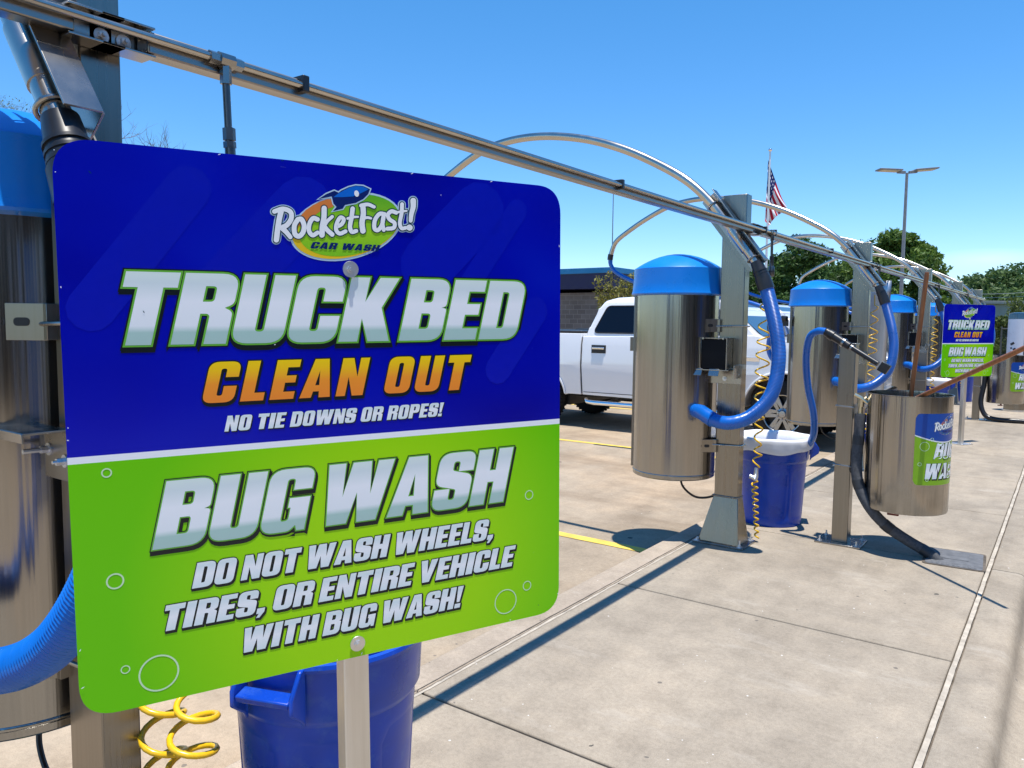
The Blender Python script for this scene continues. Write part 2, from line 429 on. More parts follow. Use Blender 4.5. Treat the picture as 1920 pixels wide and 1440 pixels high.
# ------------------------------------------------------------------ mesh helpers
SPLIT = {'bubble', 'streak', 'rail_clamp', 'tape_band', 'side_glass', 'window_trim', 'canister_bracket', 'strap_bolt', 'u_bolt', 'bolt', 'door_seam', 'wheel_arch_lip', 'fender_vent', 'pipe_clip', 'clip', 'ring', 'slot', 'print_mark', 'grille_slot', 'board_bracket', 'wiper', 'end_cuff', 'lens'}
class MB:
    def __init__(s): s.v = []; s.f = []; s.m = []; s.uv = {}
    def add(s, vs, fs, mat=0, T=None):
        o = len(s.v)
        s.v += [tuple(T @ Vector(p)) if T else tuple(p) for p in vs]
        for f in fs: s.f.append(tuple(i + o for i in f)); s.m.append(mat)
        return o
    def box(s, c, d, mat=0, rot=None, taper=1.0):
        x, y, z = d[0] / 2, d[1] / 2, d[2] / 2; t = taper
        vs = [(-x, -y, -z), (x, -y, -z), (x, y, -z), (-x, y, -z), (-x * t, -y * t, z), (x * t, -y * t, z), (x * t, y * t, z), (-x * t, y * t, z)]
        T = Matrix.Translation(c) @ (rot.to_4x4() if rot else Matrix.Identity(4))
        s.add(vs, [(0, 3, 2, 1), (4, 5, 6, 7), (0, 1, 5, 4), (1, 2, 6, 5), (2, 3, 7, 6), (3, 0, 4, 7)], mat, T)
    def tube(s, pts, r, seg=12, mat=0, caps=True, ribs=None, rmul=1.0):
        pts = [Vector(p) for p in pts]
        n = len(pts)
        rs = r if isinstance(r, (list, tuple)) else [r] * n
        tan = [(pts[min(i + 1, n - 1)] - pts[max(i - 1, 0)]).normalized() for i in range(n)]
        up = Vector((0, 0, 1)) if abs(tan[0].z) < .9 else Vector((1, 0, 0))
        u = (up - tan[0] * up.dot(tan[0])).normalized()
        vs = []
        for i in range(n):
            u = (u - tan[i] * u.dot(tan[i])).normalized()
            w_ = tan[i].cross(u)
            for k in range(seg):
                a = 2 * PI * k / seg
                vs.append(pts[i] + (u * math.cos(a) + w_ * math.sin(a)) * rs[i])
        fs = [(i * seg + k, i * seg + (k + 1) % seg, (i + 1) * seg + (k + 1) % seg, (i + 1) * seg + k) for i in range(n - 1) for k in range(seg)]
        if caps: fs += [tuple(range(seg))[::-1], tuple((n - 1) * seg + k for k in range(seg))]
        s.add(vs, fs, mat)
    def lathe(s, prof, seg=32, mat=0, T=None, closed=False):
        vs = []
        for (r, z) in prof:
            for k in range(seg):
                a = 2 * PI * k / seg
                vs.append((r * math.cos(a), r * math.sin(a), z))
        n = len(prof)
        fs = [(i * seg + k, i * seg + (k + 1) % seg, (i + 1) * seg + (k + 1) % seg, (i + 1) * seg + k) for i in range(n - 1) for k in range(seg)]
        if not closed:
            if prof[0][0] > 1e-5: fs.append(tuple(range(seg))[::-1])
            if prof[-1][0] > 1e-5: fs.append(tuple((n - 1) * seg + k for k in range(seg)))
        s.add(vs, fs, mat, T)
    def prism(s, poly, y0, y1, mat=0, T=None):
        # polygon in local x,z extruded along y
        n = len(poly)
        vs = [(x, y0, z) for x, z in poly] + [(x, y1, z) for x, z in poly]
        fs = [tuple(range(n)), tuple(range(2 * n - 1, n - 1, -1))] + [(i, n + i, n + (i + 1) % n, (i + 1) % n) for i in range(n)]
        s.add(vs, fs, mat, T)
    def flat(s, contours, off, mat=0, uvr=None, fn=None, T=None):
        # contours: outer then holes, (u, v) in a plane facing -Y, at depth -off
        cs = [[Vector((p[0], p[1], 0)) for p in c] for c in contours]
        tri = tessellate_polygon(cs)
        pts = [p for c in cs for p in c]
        o = len(s.v)
        for p in pts:
            q = (p.x, -off, p.y) if not fn else fn(p.x, p.y, off)
            s.v.append(tuple(T @ Vector(q)) if T else q)
        for t in tri:
            a, b, c = (pts[i] for i in t)
            if (b - a).cross(c - a).z < 0: t = (t[0], t[2], t[1])
            i0 = len(s.f)
            s.f.append(tuple(i + o for i in t)); s.m.append(mat)
            if uvr: s.uv[i0] = [((pts[i].x), (pts[i].y - uvr[0]) / (uvr[1] - uvr[0])) for i in t]
    def build(s, name, mats, parent=None, bevel=0, seg=2, sharp=38, smooth=True, norm=True):
        if name in SPLIT:
            gs = s.groups()
            if len(gs) > 1:
                for g in gs: o = g.build1(name, mats, parent, bevel, seg, sharp, smooth, norm)
                return o
        return s.build1(name, mats, parent, bevel, seg, sharp, smooth, norm)
    def groups(s):
        # pieces that touch (within 3 mm) stay together
        par = list(range(len(s.v)))
        def find(i):
            while par[i] != i: par[i] = par[par[i]]; i = par[i]
            return i
        for f in s.f:
            a = find(f[0])
            for i in f[1:]: par[find(i)] = a
        comp = {}
        for i in range(len(s.v)): comp.setdefault(find(i), []).append(i)
        bb = [[min(s.v[i][k] for i in c) - .0015 for k in range(3)] + [max(s.v[i][k] for i in c) + .0015 for k in range(3)] for c in comp.values()]
        ks = list(comp); pr = list(range(len(ks)))
        def f2(i):
            while pr[i] != i: i = pr[i]
            return i
        for i in range(len(ks)):
            for j in range(i):
                if all(bb[i][k] <= bb[j][k + 3] and bb[j][k] <= bb[i][k + 3] for k in range(3)): pr[f2(i)] = f2(j)
        root = {k: f2(i) for i, k in enumerate(ks)}
        out = {}
        mp_ = {}
        for i in range(len(s.v)):
            g = out.setdefault(root[find(i)], MB()); mp_[i] = len(g.v); g.v.append(s.v[i])
        for k, f in enumerate(s.f):
            g = out[root[find(f[0])]]
            if k in s.uv: g.uv[len(g.f)] = s.uv[k]
            g.f.append(tuple(mp_[i] for i in f)); g.m.append(s.m[k])
        return list(out.values())
    def build1(s, name, mats, parent=None, bevel=0, seg=2, sharp=38, smooth=True, norm=True):
        me = bpy.data.meshes.new(name)
        me.from_pydata(s.v, [], s.f)
        if not isinstance(mats, (list, tuple)): mats = [mats]
        for m in mats: me.materials.append(m)
        me.polygons.foreach_set('material_index', s.m)
        if s.uv:
            l = me.uv_layers.new(name='UVMap')
            for pi, uvs in s.uv.items():
                p = me.polygons[pi]
                for k, li in enumerate(p.loop_indices): l.data[li].uv = uvs[k]
        if norm:
            bm = bmesh.new(); bm.from_mesh(me)
            bmesh.ops.recalc_face_normals(bm, faces=bm.faces)
            bm.to_mesh(me); bm.free()
        if smooth:
            me.polygons.foreach_set('use_smooth', [True] * len(me.polygons))
            me.set_sharp_from_angle(angle=R(sharp))
        me.update()
        o = bpy.data.objects.new(name, me)
        col.objects.link(o)
        if parent: o.parent = parent
        if bevel:
            b = o.modifiers.new('bevel', 'BEVEL')
            b.width = bevel; b.segments = seg; b.limit_method = 'ANGLE'; b.angle_limit = R(40)
            b.harden_normals = False
        return o

def empty(name, loc=(0, 0, 0), rot=(0, 0, 0)):
    o = bpy.data.objects.new(name, None)
    o.empty_display_size = .2
    o.location = loc; o.rotation_euler = rot
    col.objects.link(o)
    return o

def tag(o, label=None, cat=None, group=None, kind=None):
    if label: o['label'] = label
    if cat: o['category'] = cat
    if group: o['group'] = group
    if kind: o['kind'] = kind
    return o

def dup(o, parent=None, skip=()):
    c = o.copy(); col.objects.link(c)
    c.parent = parent
    for ch in list(o.children):
        if ch.name.split('.')[0] in skip: continue
        d = dup(ch, c, skip)
        d.matrix_parent_inverse = ch.matrix_parent_inverse.copy()
    return c

def smooth_path(pts, n=8):
    # Catmull-Rom through points
    P = [Vector(p) for p in pts]
    P = [P[0] * 2 - P[1]] + P + [P[-1] * 2 - P[-2]]
    out = []
    for i in range(1, len(P) - 2):
        a, b, c, d = P[i - 1], P[i], P[i + 1], P[i + 2]
        for k in range(n):
            t = k / n
            out.append(.5 * ((2 * b) + (c - a) * t + (2 * a - 5 * b + 4 * c - d) * t * t + (3 * b - a - 3 * c + d) * t ** 3))
    out.append(P[-2])
    return out

def resample(pts, step):
    pts = [Vector(p) for p in pts]
    out = [pts[0]]; acc = 0
    for i in range(1, len(pts)):
        a = pts[i - 1]; b = pts[i]; L = (b - a).length
        if L < 1e-9: continue
        pos = step - acc
        while pos <= L:
            out.append(a.lerp(b, pos / L)); pos += step
        acc = L - (pos - step)
    out.append(pts[-1])
    return out

def ribbed(mb, path, r, pitch=.0085, depth=.0022, seg=18, mat=0):
    pts = resample(path, pitch / 4)
    rs = [r + depth * (.5 + .5 * math.cos(2 * PI * i / 4)) - depth for i in range(len(pts))]
    mb.tube(pts, rs, seg, mat)

def rounded(pts, seg=6):
    # polygon with optional per-vertex corner radius -> dense polygon
    out = []
    n = len(pts)
    for i in range(n):
        p = Vector(pts[i][:2]); r = pts[i][2] if len(pts[i]) > 2 else 0
        a = Vector(pts[i - 1][:2]); b = Vector(pts[(i + 1) % n][:2])
        if r <= 0: out.append(tuple(p)); continue
        da = (a - p); db = (b - p); la = da.length; lb = db.length; da /= la; db /= lb
        ang = math.acos(max(-1, min(1, da.dot(db))))
        t = min(r / math.tan(ang / 2), la * .5, lb * .5)
        p0 = p + da * t; p1 = p + db * t
        for k in range(seg + 1):
            q = k / seg
            out.append(tuple(p0 * (1 - q) ** 2 + p * 2 * q * (1 - q) + p1 * q * q))
    return out

def area(c): return .5 * sum(c[i - 1][0] * c[i][1] - c[i][0] * c[i - 1][1] for i in range(len(c)))

def offset_poly(c, d):
    # c oriented so that the solid is on the left; positive d grows the solid
    pts = []
    for p in c:
        if not pts or (Vector(p) - Vector(pts[-1])).length > 1e-6: pts.append(p)
    if (Vector(pts[0]) - Vector(pts[-1])).length < 1e-6: pts.pop()
    n = len(pts); out = []
    for i in range(n):
        a = Vector(pts[i - 1]); p = Vector(pts[i]); b = Vector(pts[(i + 1) % n])
        e0 = (p - a).normalized(); e1 = (b - p).normalized()
        n0 = Vector((e0.y, -e0.x)); n1 = Vector((e1.y, -e1.x))
        m = n0 + n1
        if m.length < 1e-4: m = n0.copy()
        m.normalize()
        k = min(1 / max(.2, m.dot(n0)), 1.9)
        out.append(tuple(p + m * d * k))
    return out

# ------------------------------------------------------------------ block lettering
W, S, T_, RR, r_ = .62, .255, .19, .2, .05
G = {
 'A': (.67, [[(0, 0), (.25, 0), (.27, .16), (.40, .16), (.42, 0), (.67, 0), (.49, 1), (.18, 1)], [(.29, .32), (.335, .7), (.38, .32)]]),
 'B': (W, [[(0, 0), (W, 0, .2), (W, .52, .12), (W - .08, .535), (W - .01, .56, .12), (W - .01, 1, .2), (0, 1)], [(S, T_), (W - S + .03, T_, .05), (W - S + .03, .44, .05), (S, .44)], [(S, .62), (W - S + .02, .62, .05), (W - S + .02, .82, .05), (S, .82)]]),
 'C': (W, [[(W, .40), (W, 0, RR), (0, 0, RR), (0, 1, RR), (W, 1, RR), (W, .62), (W - S, .62), (W - S, .83, r_), (S, .83, r_), (S, .17, r_), (W - S, .17, r_), (W - S, .40)]]),
 'D': (W, [[(0, 0), (W, 0, .22), (W, 1, .22), (0, 1)], [(S, T_), (W - S, T_, .05), (W - S, 1 - T_, .05), (S, 1 - T_)]]),
 'E': (.5, [[(0, 0), (.5, 0), (.5, .19), (S, .19), (S, .42), (.47, .42), (.47, .6), (S, .6), (S, .81), (.5, .81), (.5, 1), (0, 1)]]),
 'G': (W, [[(W, 0), (W, .53), (.33, .53), (.33, .38), (W - S, .38), (W - S, .18, r_), (S, .16, r_), (S, .84, r_), (W - S, .84, r_), (W - S, .66), (W, .66), (W, 1, RR), (0, 1, RR), (0, 0, RR), (.40, 0, .12), (W - .14, .09), (W - .11, 0)]]),
 'H': (W, [[(0, 0), (S, 0), (S, .4), (W - S, .4), (W - S, 0), (W, 0), (W, 1), (W - S, 1), (W - S, .61), (S, .61), (S, 1), (0, 1)]]),
 'I': (S + .02, [[(0, 0), (S + .02, 0), (S + .02, 1), (0, 1)]]),
 'K': (.69, [[(0, 0), (S, 0), (S, .36), (.40, 0), (.70, 0), (.50, .53), (.67, 1), (.40, 1), (S, .62), (S, 1), (0, 1)]]),
 'L': (.47, [[(0, 0), (.47, 0), (.47, .2), (S, .2), (S, 1), (0, 1)]]),
 'N': (W, [[(0, 0), (.21, 0), (.21, .5), (.37, 0), (W, 0), (W, 1), (.41, 1), (.41, .5), (.25, 1), (0, 1)]]),
 'O': (W, [[(0, 0, RR), (W, 0, RR), (W, 1, RR), (0, 1, RR)], [(S, .17, r_), (W - S, .17, r_), (W - S, .83, r_), (S, .83, r_)]]),
 'P': (W, [[(0, 0), (S, 0), (S, .38), (W, .38, .2), (W, 1, .2), (0, 1)], [(S, .56), (W - S, .56, .05), (W - S, .82, .05), (S, .82)]]),
 'R': (W, [[(0, 0), (S, 0), (S, .43), (W - S, .43, .06), (W - S, 0), (W, 0), (W, .46, .1), (W - .1, .515), (W, .57, .1), (W, 1, .2), (0, 1)], [(S, .60), (W - S + .02, .60, .05), (W - S + .02, .82, .05), (S, .82)]]),
 'S': (W, [[(0, .36), (0, 0, RR), (W, 0, RR), (W, .58, RR * .8), (S, .68, r_), (S, .84, r_), (W - S, .84, r_), (W - S, .66), (W, .66), (W, 1, RR), (0, 1, RR), (0, .44, RR * .8), (W - S, .34, r_), (W - S, .16, r_), (S, .16, r_), (S, .36)]]),
 'T': (.58, [[(.155, 0), (.425, 0), (.425, .79), (.58, .79), (.58, 1), (0, 1), (0, .79), (.155, .79)]]),
 'U': (W, [[(0, 0, RR), (W, 0, RR), (W, 1), (W - S, 1), (W - S, .17, r_), (S, .17, r_), (S, 1), (0, 1)]]),
 'V': (.67, [[(.2, 0), (.47, 0), (.67, 1), (.41, 1), (.335, .40), (.26, 1), (0, 1)]]),
 'W': (1.0, [[(.13, 0), (.42, 0), (.5, .5), (.58, 0), (.87, 0), (1, 1), (.75, 1), (.71, .45), (.64, 1), (.36, 1), (.29, .45), (.25, 1), (0, 1)]]),
 ',': (.25, [[(.02, -.16), (.13, -.16), (.25, .06), (.25, .22), (0, .22), (0, 0), (.08, 0)]]),
 '!': (.25, [[(.06, .27), (.19, .27), (.25, 1), (0, 1)]]),
}
def layout(text, u0, u1, v0, v1, shear=.2, gap=.05, space=.24):
    # returns list of glyphs, each a list of contours (outer first), fitted to the box
    x = 0; gl = []
    for ch in text:
        if ch == ' ': x += space; continue
        wd, cs = G[ch]
        gl.append([[(p[0] + x,) + tuple(p[1:]) for p in c] for c in cs])
        if ch == '!': gl.append([[(x, 0), (x + .25, 0), (x + .25, .2), (x, .2)]])
        x += wd + gap
    gl = [[rounded(c) for c in g] for g in gl]
    gl = [[[(p[0] + shear * p[1], p[1]) for p in c] for c in g] for g in gl]
    xs = [p[0] for g in gl for c in g for p in c]
    a, b = min(xs), max(xs)
    k = (u1 - u0) / (b - a); h = v1 - v0
    res = []
    for g in gl:
        o = []
        for i, c in enumerate(g):
            q = [(u0 + (p[0] - a) * k, v0 + p[1] * h) for p in c]
            ar = area(q)
            if (i == 0 and ar < 0) or (i > 0 and ar > 0): q = q[::-1]
            o.append(q)
        res.append(o)
    return res

def grow(g, d):
    o = []
    for i, c in enumerate(g):
        q = offset_poly(c, d)
        if i and (area(q) >= 0 or abs(area(q)) < 1e-7): continue
        if i and d > 0:
            w0 = max(p[0] for p in c) - min(p[0] for p in c)
            if w0 < 2.2 * d: continue
        o.append(q)
    return o

def shift(g, dx, dy): return [[(p[0] + dx, p[1] + dy) for p in c] for c in g]

def letter_line(mb, text, box, layers, fill, base=.0006, step=.00012, shear=.2, gap=.05, space=.24, fn=None, T=None, uvr=None):
    gl = layout(text, *box, shear=shear, gap=gap, space=space)
    off = base
    uvr = uvr or (box[2], box[3])
    for (d, dx, dy, mi) in layers:
        for i, g in enumerate(gl): mb.flat(shift(grow(g, d), dx, dy), off + i * 4e-6, mi, (uvr[0] - .0, uvr[1]), fn, T)
        off += step
    for i, g in enumerate(gl): mb.flat(g, off + i * 4e-6, fill, uvr, fn, T)

def stroke_poly(pts, ws):
    # tapered ribbon with round ends
    P = [Vector(p) for p in pts]; n = len(P)
    L = []; Rr = []
    for i in range(n):
        t = (P[min(i + 1, n - 1)] - P[max(i - 1, 0)]).normalized()
        nn = Vector((-t.y, t.x))
        L.append(P[i] + nn * ws[i]); Rr.append(P[i] - nn * ws[i])
    t1 = (P[-1] - P[-2]).normalized(); t0 = (P[0] - P[1]).normalized()
    out = list(Rr)
    for k in range(1, 6):
        a = -PI / 2 + PI * k / 6
        out.append(P[-1] + (t1 * math.cos(a) + Vector((-t1.y, t1.x)) * math.sin(a)) * ws[-1])
    out += L[::-1]
    for k in range(1, 6):
        a = -PI / 2 + PI * k / 6
        out.append(P[0] + (t0 * math.cos(a) + Vector((-t0.y, t0.x)) * math.sin(a)) * ws[0])
    return [tuple(p) for p in out]

# the emblem: traced once, in the sign's own flat coordinates (metres)
HM = (0.00079963743, -1.5069189e-05, -0.51735559, -5.3649766e-05, -0.00077951319, 0.64676218, -0.00028357579, -4.1657138e-05)
def suv(x, y):
    d = HM[6] * x + HM[7] * y + 1
    return ((HM[0] * x + HM[1] * y + HM[2]) / d, (HM[3] * x + HM[4] * y + HM[5]) / d)
def E_(x, y): return suv(480 + x / 6, 330 + y / 6)

def emblem(mb, T=None, k=1.0, o=(0, 0), fn=None, mats=None):
    mi = {n: i for i, n in enumerate(mats)}
    def P(pts): return [((a - ec[0]) * k + o[0], (b - ec[1]) * k + o[1]) for a, b in (E_(*p) for p in pts)]
    ec = (-.003, .352)
    def ell(rx, ry, cx=0, cy=0, th=R(16.3), n=48):
        out = []
        for i in range(n):
            a = 2 * PI * i / n
            x = rx * math.cos(a); y = ry * math.sin(a)
            out.append(((x * math.cos(th) - y * math.sin(th) + cx) * k + o[0], (x * math.sin(th) + y * math.cos(th) + cy) * k + o[1]))
        return out
    d0 = .00045
    strokes = [
        [(285, 385), (262, 480), (245, 580), (228, 720)], [(205, 402), (300, 372), (385, 405), (395, 480), (350, 550), (290, 585)], [(290, 585), (345, 640), (385, 690)],
        [(470, 490), (430, 560), (435, 650), (480, 680), (525, 640), (540, 560), (510, 490), (470, 490)],
        [(690, 490), (640, 478), (600, 540), (595, 620), (635, 668), (690, 640)],
        [(765, 365), (762, 470), (745, 570), (740, 665)], [(855, 460), (800, 510), (765, 565)], [(765, 565), (800, 610), (855, 660)],
        [(900, 575), (960, 545), (985, 490), (945, 470), (905, 540), (900, 610), (940, 650), (1005, 625)],
        [(1085, 370), (1072, 470), (1055, 570), (1075, 630), (1125, 620)], [(1030, 480), (1090, 465), (1145, 462)],
        [(1200, 340), (1205, 430), (1190, 530), (1200, 620)], [(1180, 335), (1255, 322), (1325, 350)], [(1200, 480), (1250, 470), (1290, 478)],
        [(1440, 430), (1385, 430), (1335, 500), (1330, 590), (1370, 610), (1415, 550), (1435, 440)], [(1435, 440), (1420, 530), (1435, 610)],
        [(1575, 415), (1520, 400), (1480, 440), (1500, 490), (1555, 530), (1545, 585), (1475, 595)],
        [(1640, 320), (1635, 420), (1615, 530), (1635, 590), (1680, 585)], [(1590, 410), (1640, 400), (1690, 395)],
        [(1765, 280), (1765, 350), (1745, 430), (1737, 505)], [(1722, 582), (1726, 584)],
    ]
    wid = [(36, 36), (30, 34), (34, 28), (32, 32), (30, 28), (34, 36), (22, 24), (28, 30), (26, 26), (30, 26), (18, 14), (34, 36), (26, 22), (20, 16), (27, 27), (27, 24), (26, 26), (26, 24), (16, 14), (38, 26), (40, 40)]
    def letters(extra, off, m):
        for i, (st, w2) in enumerate(zip(strokes, wid)):
            sm = [p.to_2d() for p in smooth_path([(a, b, 0) for a, b in st], 5)]
            n = len(sm)
            ws = [w2[0] + (w2[1] - w2[0]) * j / (n - 1) + extra for j in range(n)]
            ws = [x_ * .86 for x_ in ws]
            for j in range(n):
                c = P([(sm[j].x + ws[j] * math.cos(2 * PI * q / 14), sm[j].y + ws[j] * math.sin(2 * PI * q / 14)) for q in range(14)])
                if area(c) < 0: c = c[::-1]
                mb.flat([c], off + i * 5e-6 + (j % 3) * 1e-6, m, None, fn, T)
                if j:
                    d = (sm[j] - sm[j - 1])
                    if d.length < 1e-6: continue
                    d.normalize(); nn = Vector((-d.y, d.x))
                    c = P([tuple(sm[j - 1] + nn * ws[j - 1]), tuple(sm[j - 1] - nn * ws[j - 1]), tuple(sm[j] - nn * ws[j]), tuple(sm[j] + nn * ws[j])])
                    if area(c) < 0: c = c[::-1]
                    mb.flat([c], off + i * 5e-6 + 3e-6 + (j % 2) * 1e-6, m, None, fn, T)
    # white rim, then ellipse, crescent, flame
    mb.flat([ell(.1085, .0585)], d0, mi['pale'], None, fn, T)
    letters(26, d0 + .00012, mi['pale'])
    mb.flat([ell(.1045, .0545)], d0 + .0003, mi['yell'], None, fn, T)
    mb.flat([ell(.0985, .0525, .0055, .0025)], d0 + .0004, mi['lime'], (.295 - 1 + .0 if False else .29 * k + o[1] - (ec[1] * k), .41 * k + o[1] - ec[1] * k), fn, T)
    fl = [(500, 450), (560, 385), (640, 330), (720, 290), (800, 262), (845, 262), (868, 320), (865, 350), (800, 372), (720, 400), (640, 460), (590, 540), (540, 590), (480, 560)]
    c = P(fl); c = c if area(c) > 0 else c[::-1]
    mb.flat([c], d0 + .0005, mi['orange'], None, fn, T)
    hull = [(1282, 150), (1262, 205), (1205, 262), (1120, 305), (1000, 328), (975, 370), (862, 398), (905, 350), (870, 312), (858, 262), (850, 232), (700, 262), (790, 205), (880, 168), (928, 190), (960, 165), (1040, 128), (1120, 108), (1205, 114)]
    c = P(hull); c = c if area(c) > 0 else c[::-1]
    mb.flat([offset_poly(c, .0022 * k)], d0 + .0006, mi['pale'], None, fn, T)
    mb.flat([c], d0 + .0007, mi['navy'], None, fn, T)
    top = [(1265, 152), (1180, 195), (1090, 232), (980, 240), (870, 240), (930, 195), (1040, 135), (1120, 114), (1205, 121)]
    c = P(top); c = c if area(c) > 0 else c[::-1]
    mb.flat([c], d0 + .0008, mi['rocket'], None, fn, T)
    c = P([(1130 + 26 * math.cos(2 * PI * i / 16) + 4 * math.sin(2 * PI * i / 16), 200 + 36 * math.sin(2 * PI * i / 16)) for i in range(16)])
    c = c if area(c) > 0 else c[::-1]
    mb.flat([c], d0 + .0009, mi['white'], None, fn, T)
    letters(13, d0 + .0010, mi['teal'])
    letters(0, d0 + .0012, mi['white'])
    a = E_(612, 822); b = E_(1400, 748); a2 = E_(640, 742)
    bx = ((a[0] - ec[0]) * k + o[0], (b[0] - ec[0]) * k + o[0], (a[1] - ec[1]) * k + o[1] + .001 * k, (a2[1] - ec[1]) * k + o[1])
    letter_line(mb, 'CAR WASH', bx, [], mi['navy'], base=d0 + .0010, shear=.25, gap=.09, space=.35, fn=fn, T=T)

EMB = ['white', 'pale', 'teal', 'yell', 'lime', 'orange', 'navy', 'rocket']
def ring(mb, cx, cz, ro, ri, off, mat, fn=None):
    n = 40
    o = [(cx + ro * math.cos(2 * PI * i / n), cz + ro * math.sin(2 * PI * i / n)) for i in range(n)]
    h = [(cx + ri * math.cos(-2 * PI * i / n), cz + ri * math.sin(-2 * PI * i / n)) for i in range(n)]
    mb.flat([o, h], off, mat, None, fn)
def capsule(mb, a, b, r, off, mat):
    mb.flat([stroke_poly([a, ((a[0] + b[0]) / 2, (a[1] + b[1]) / 2), b], [r, r, r])], off, mat)

# ------------------------------------------------------------------ ground
SUNSET = None
def sheet(name, x0, x1, y0, y1, z, mat, label=None):
    mb = MB(); mb.add([(x0, y0, z), (x1, y0, z), (x1, y1, z), (x0, y1, z)], [(0, 1, 2, 3)])
    o = mb.build(name, mat, smooth=False); tag(o, kind='structure'); return o
LOT = -.12
sheet('ground', -600, 600, -300, 900, LOT - .03, M['grass'])
sheet('parking_lot', -60, 40, -30, 62, LOT, M['lot'])

# island: cast slabs with open joints over a dark bed
XL, XR = -2.26, -.165
mb = MB(); mb.box(((XL + XR) / 2, 20, LOT / 2 - .008), (XR - XL - .03, 70, -LOT - .016), 0)
bed = mb.build('island_bed', M['joint']); tag(bed, kind='structure')
mb = MB()
ys = [2.25 + 1.68 * k for k in range(-6, 26)]
rnd = random.Random(4)
for a, b in zip(ys[:-1], ys[1:]):
    g = .0065
    mb.box(((-2.088 - .372) / 2, (a + b) / 2, -.03), (2.088 - .372, b - a - 2 * g, .06))
isl = mb.build('island', M['island'], bevel=.006); tag(isl, kind='structure')
mb = MB()
yk = [ys[0] + 3.36 * k for k in range(16)]
for a, b in zip(yk[:-1], yk[1:]):
    mb.box(((XL - 2.102) / 2, (a + b) / 2, LOT / 2), (-2.102 - XL, b - a - .006, -LOT))
kl = mb.build('kerb', M['kerb'], bevel=.008); tag(kl, kind='structure')
# rolled kerb on the drive-lane side: swept profile with gutter
prof = [(-.338, -.06), (-.338, -.003), (-.334, 0), (-.20, 0), (-.182, -.004), (-.165, -.016), (-.152, -.036), (-.142, -.066), (-.132, -.092), (-.112, -.110), (-.085, -.116), (.22, -.104), (.22, -.2), (-.338, -.2)]
mb = MB()
for a, b in zip(yk[:-1], yk[1:]):
    mb.prism([(x, z) for x, z in prof], a + .004, b - .004)
kerb = mb.build('kerb', M['island'], sharp=50); tag(kerb, kind='structure')
# caulk bead with a ragged edge
def bead(x, wd, z, mat, name, y0=-8, y1=50, rag=.35):
    mb = MB(); y = y0; vs = []
    while y < y1:
        n1 = noise.noise((y * 2.3, x * 3, 1)); n2 = noise.noise((y * 7, x * 3, 5)) + .6 * noise.noise((y * 41, 2, 5)); n3 = noise.noise((y * 5, x * 3, 9)) + .6 * noise.noise((y * 37, 1, 9))
        vs.append((x - wd / 2 * (1 + rag * n2 + .3 * n1), y, z + .0012 * n1)); vs.append((x + wd / 2 * (1 + rag * n3 - .2 * n1), y, z + .0012 * n3))
        y += .03 if y < 9 else .15
    fs = [(2 * i, 2 * i + 1, 2 * i + 3, 2 * i + 2) for i in range(len(vs) // 2 - 1)]
    mb.add(vs, fs); o = mb.build(name, mat); tag(o, kind='structure'); return o
bead(-.355, .021, .0022, M['caulk'], 'island_caulk', rag=.22)
bead(-2.095, .015, -.002, M['joint'], 'kerb_joint', rag=.5)
bead(-2.085, .014, .002, M['caulk'], 'kerb_caulk', rag=1.0)
bead(-2.112, .005, .0025, M['joint'], 'kerb_crack', rag=1.0)
# painted stall lines
for i, y in enumerate((-3.1, .9, 4.97, 9.06, 13.15, 17.25, 21.3)):
    mb = MB(); n = 60
    vs = []
    for k in range(n + 1):
        x = -8.2 + (5.90) * k / n
        vs += [(x, y - .05 + .004 * noise.noise((x * 5, y, 0)), LOT + .004), (x, y + .05 + .004 * noise.noise((x * 5, y, 7)), LOT + .004)]
    mb.add(vs, [(2 * k, 2 * k + 2, 2 * k + 3, 2 * k + 1) for k in range(n)])
    o = mb.build('parking_line', M['line'], smooth=False); tag(o, kind='structure')

# ------------------------------------------------------------------ the vacuum stations
PX = -1.886
UY = [.89, 5.15, 8.77, 13.28, 17.27, 21.15]
def torus_half(mb, c, axis_t, nrm, r, rad, legs, mat=0):
    # U-bolt: arc in the plane of nrm and axis_t x nrm around centre c, legs running back along -nrm
    t = Vector(axis_t).normalized(); n_ = Vector(nrm).normalized(); s_ = t.cross(n_)
    c = Vector(c)
    pts = [c + s_ * r - n_ * legs]
    for k in range(13):
        a = PI * k / 12
        pts.append(c + s_ * r * math.cos(a) + n_ * r * math.sin(a))
    pts.append(c - s_ * r - n_ * legs)
    mb.tube(pts, rad, 8, mat)

def hexbolt(mb, c, ax, r=.012, h=.012, mat=0, wash=True):
    q = Vector((0, 0, 1)).rotation_difference(Vector(ax)).to_matrix().to_4x4()
    T = Matrix.Translation(c) @ q
    if wash: mb.lathe([(r * 1.7, 0), (r * 1.7, .003)], 16, mat, T)
    mb.lathe([(r, .003), (r, h)], 6, mat, T)
    mb.lathe([(r * .5, h), (r * .5, h + .008)], 8, mat, T)

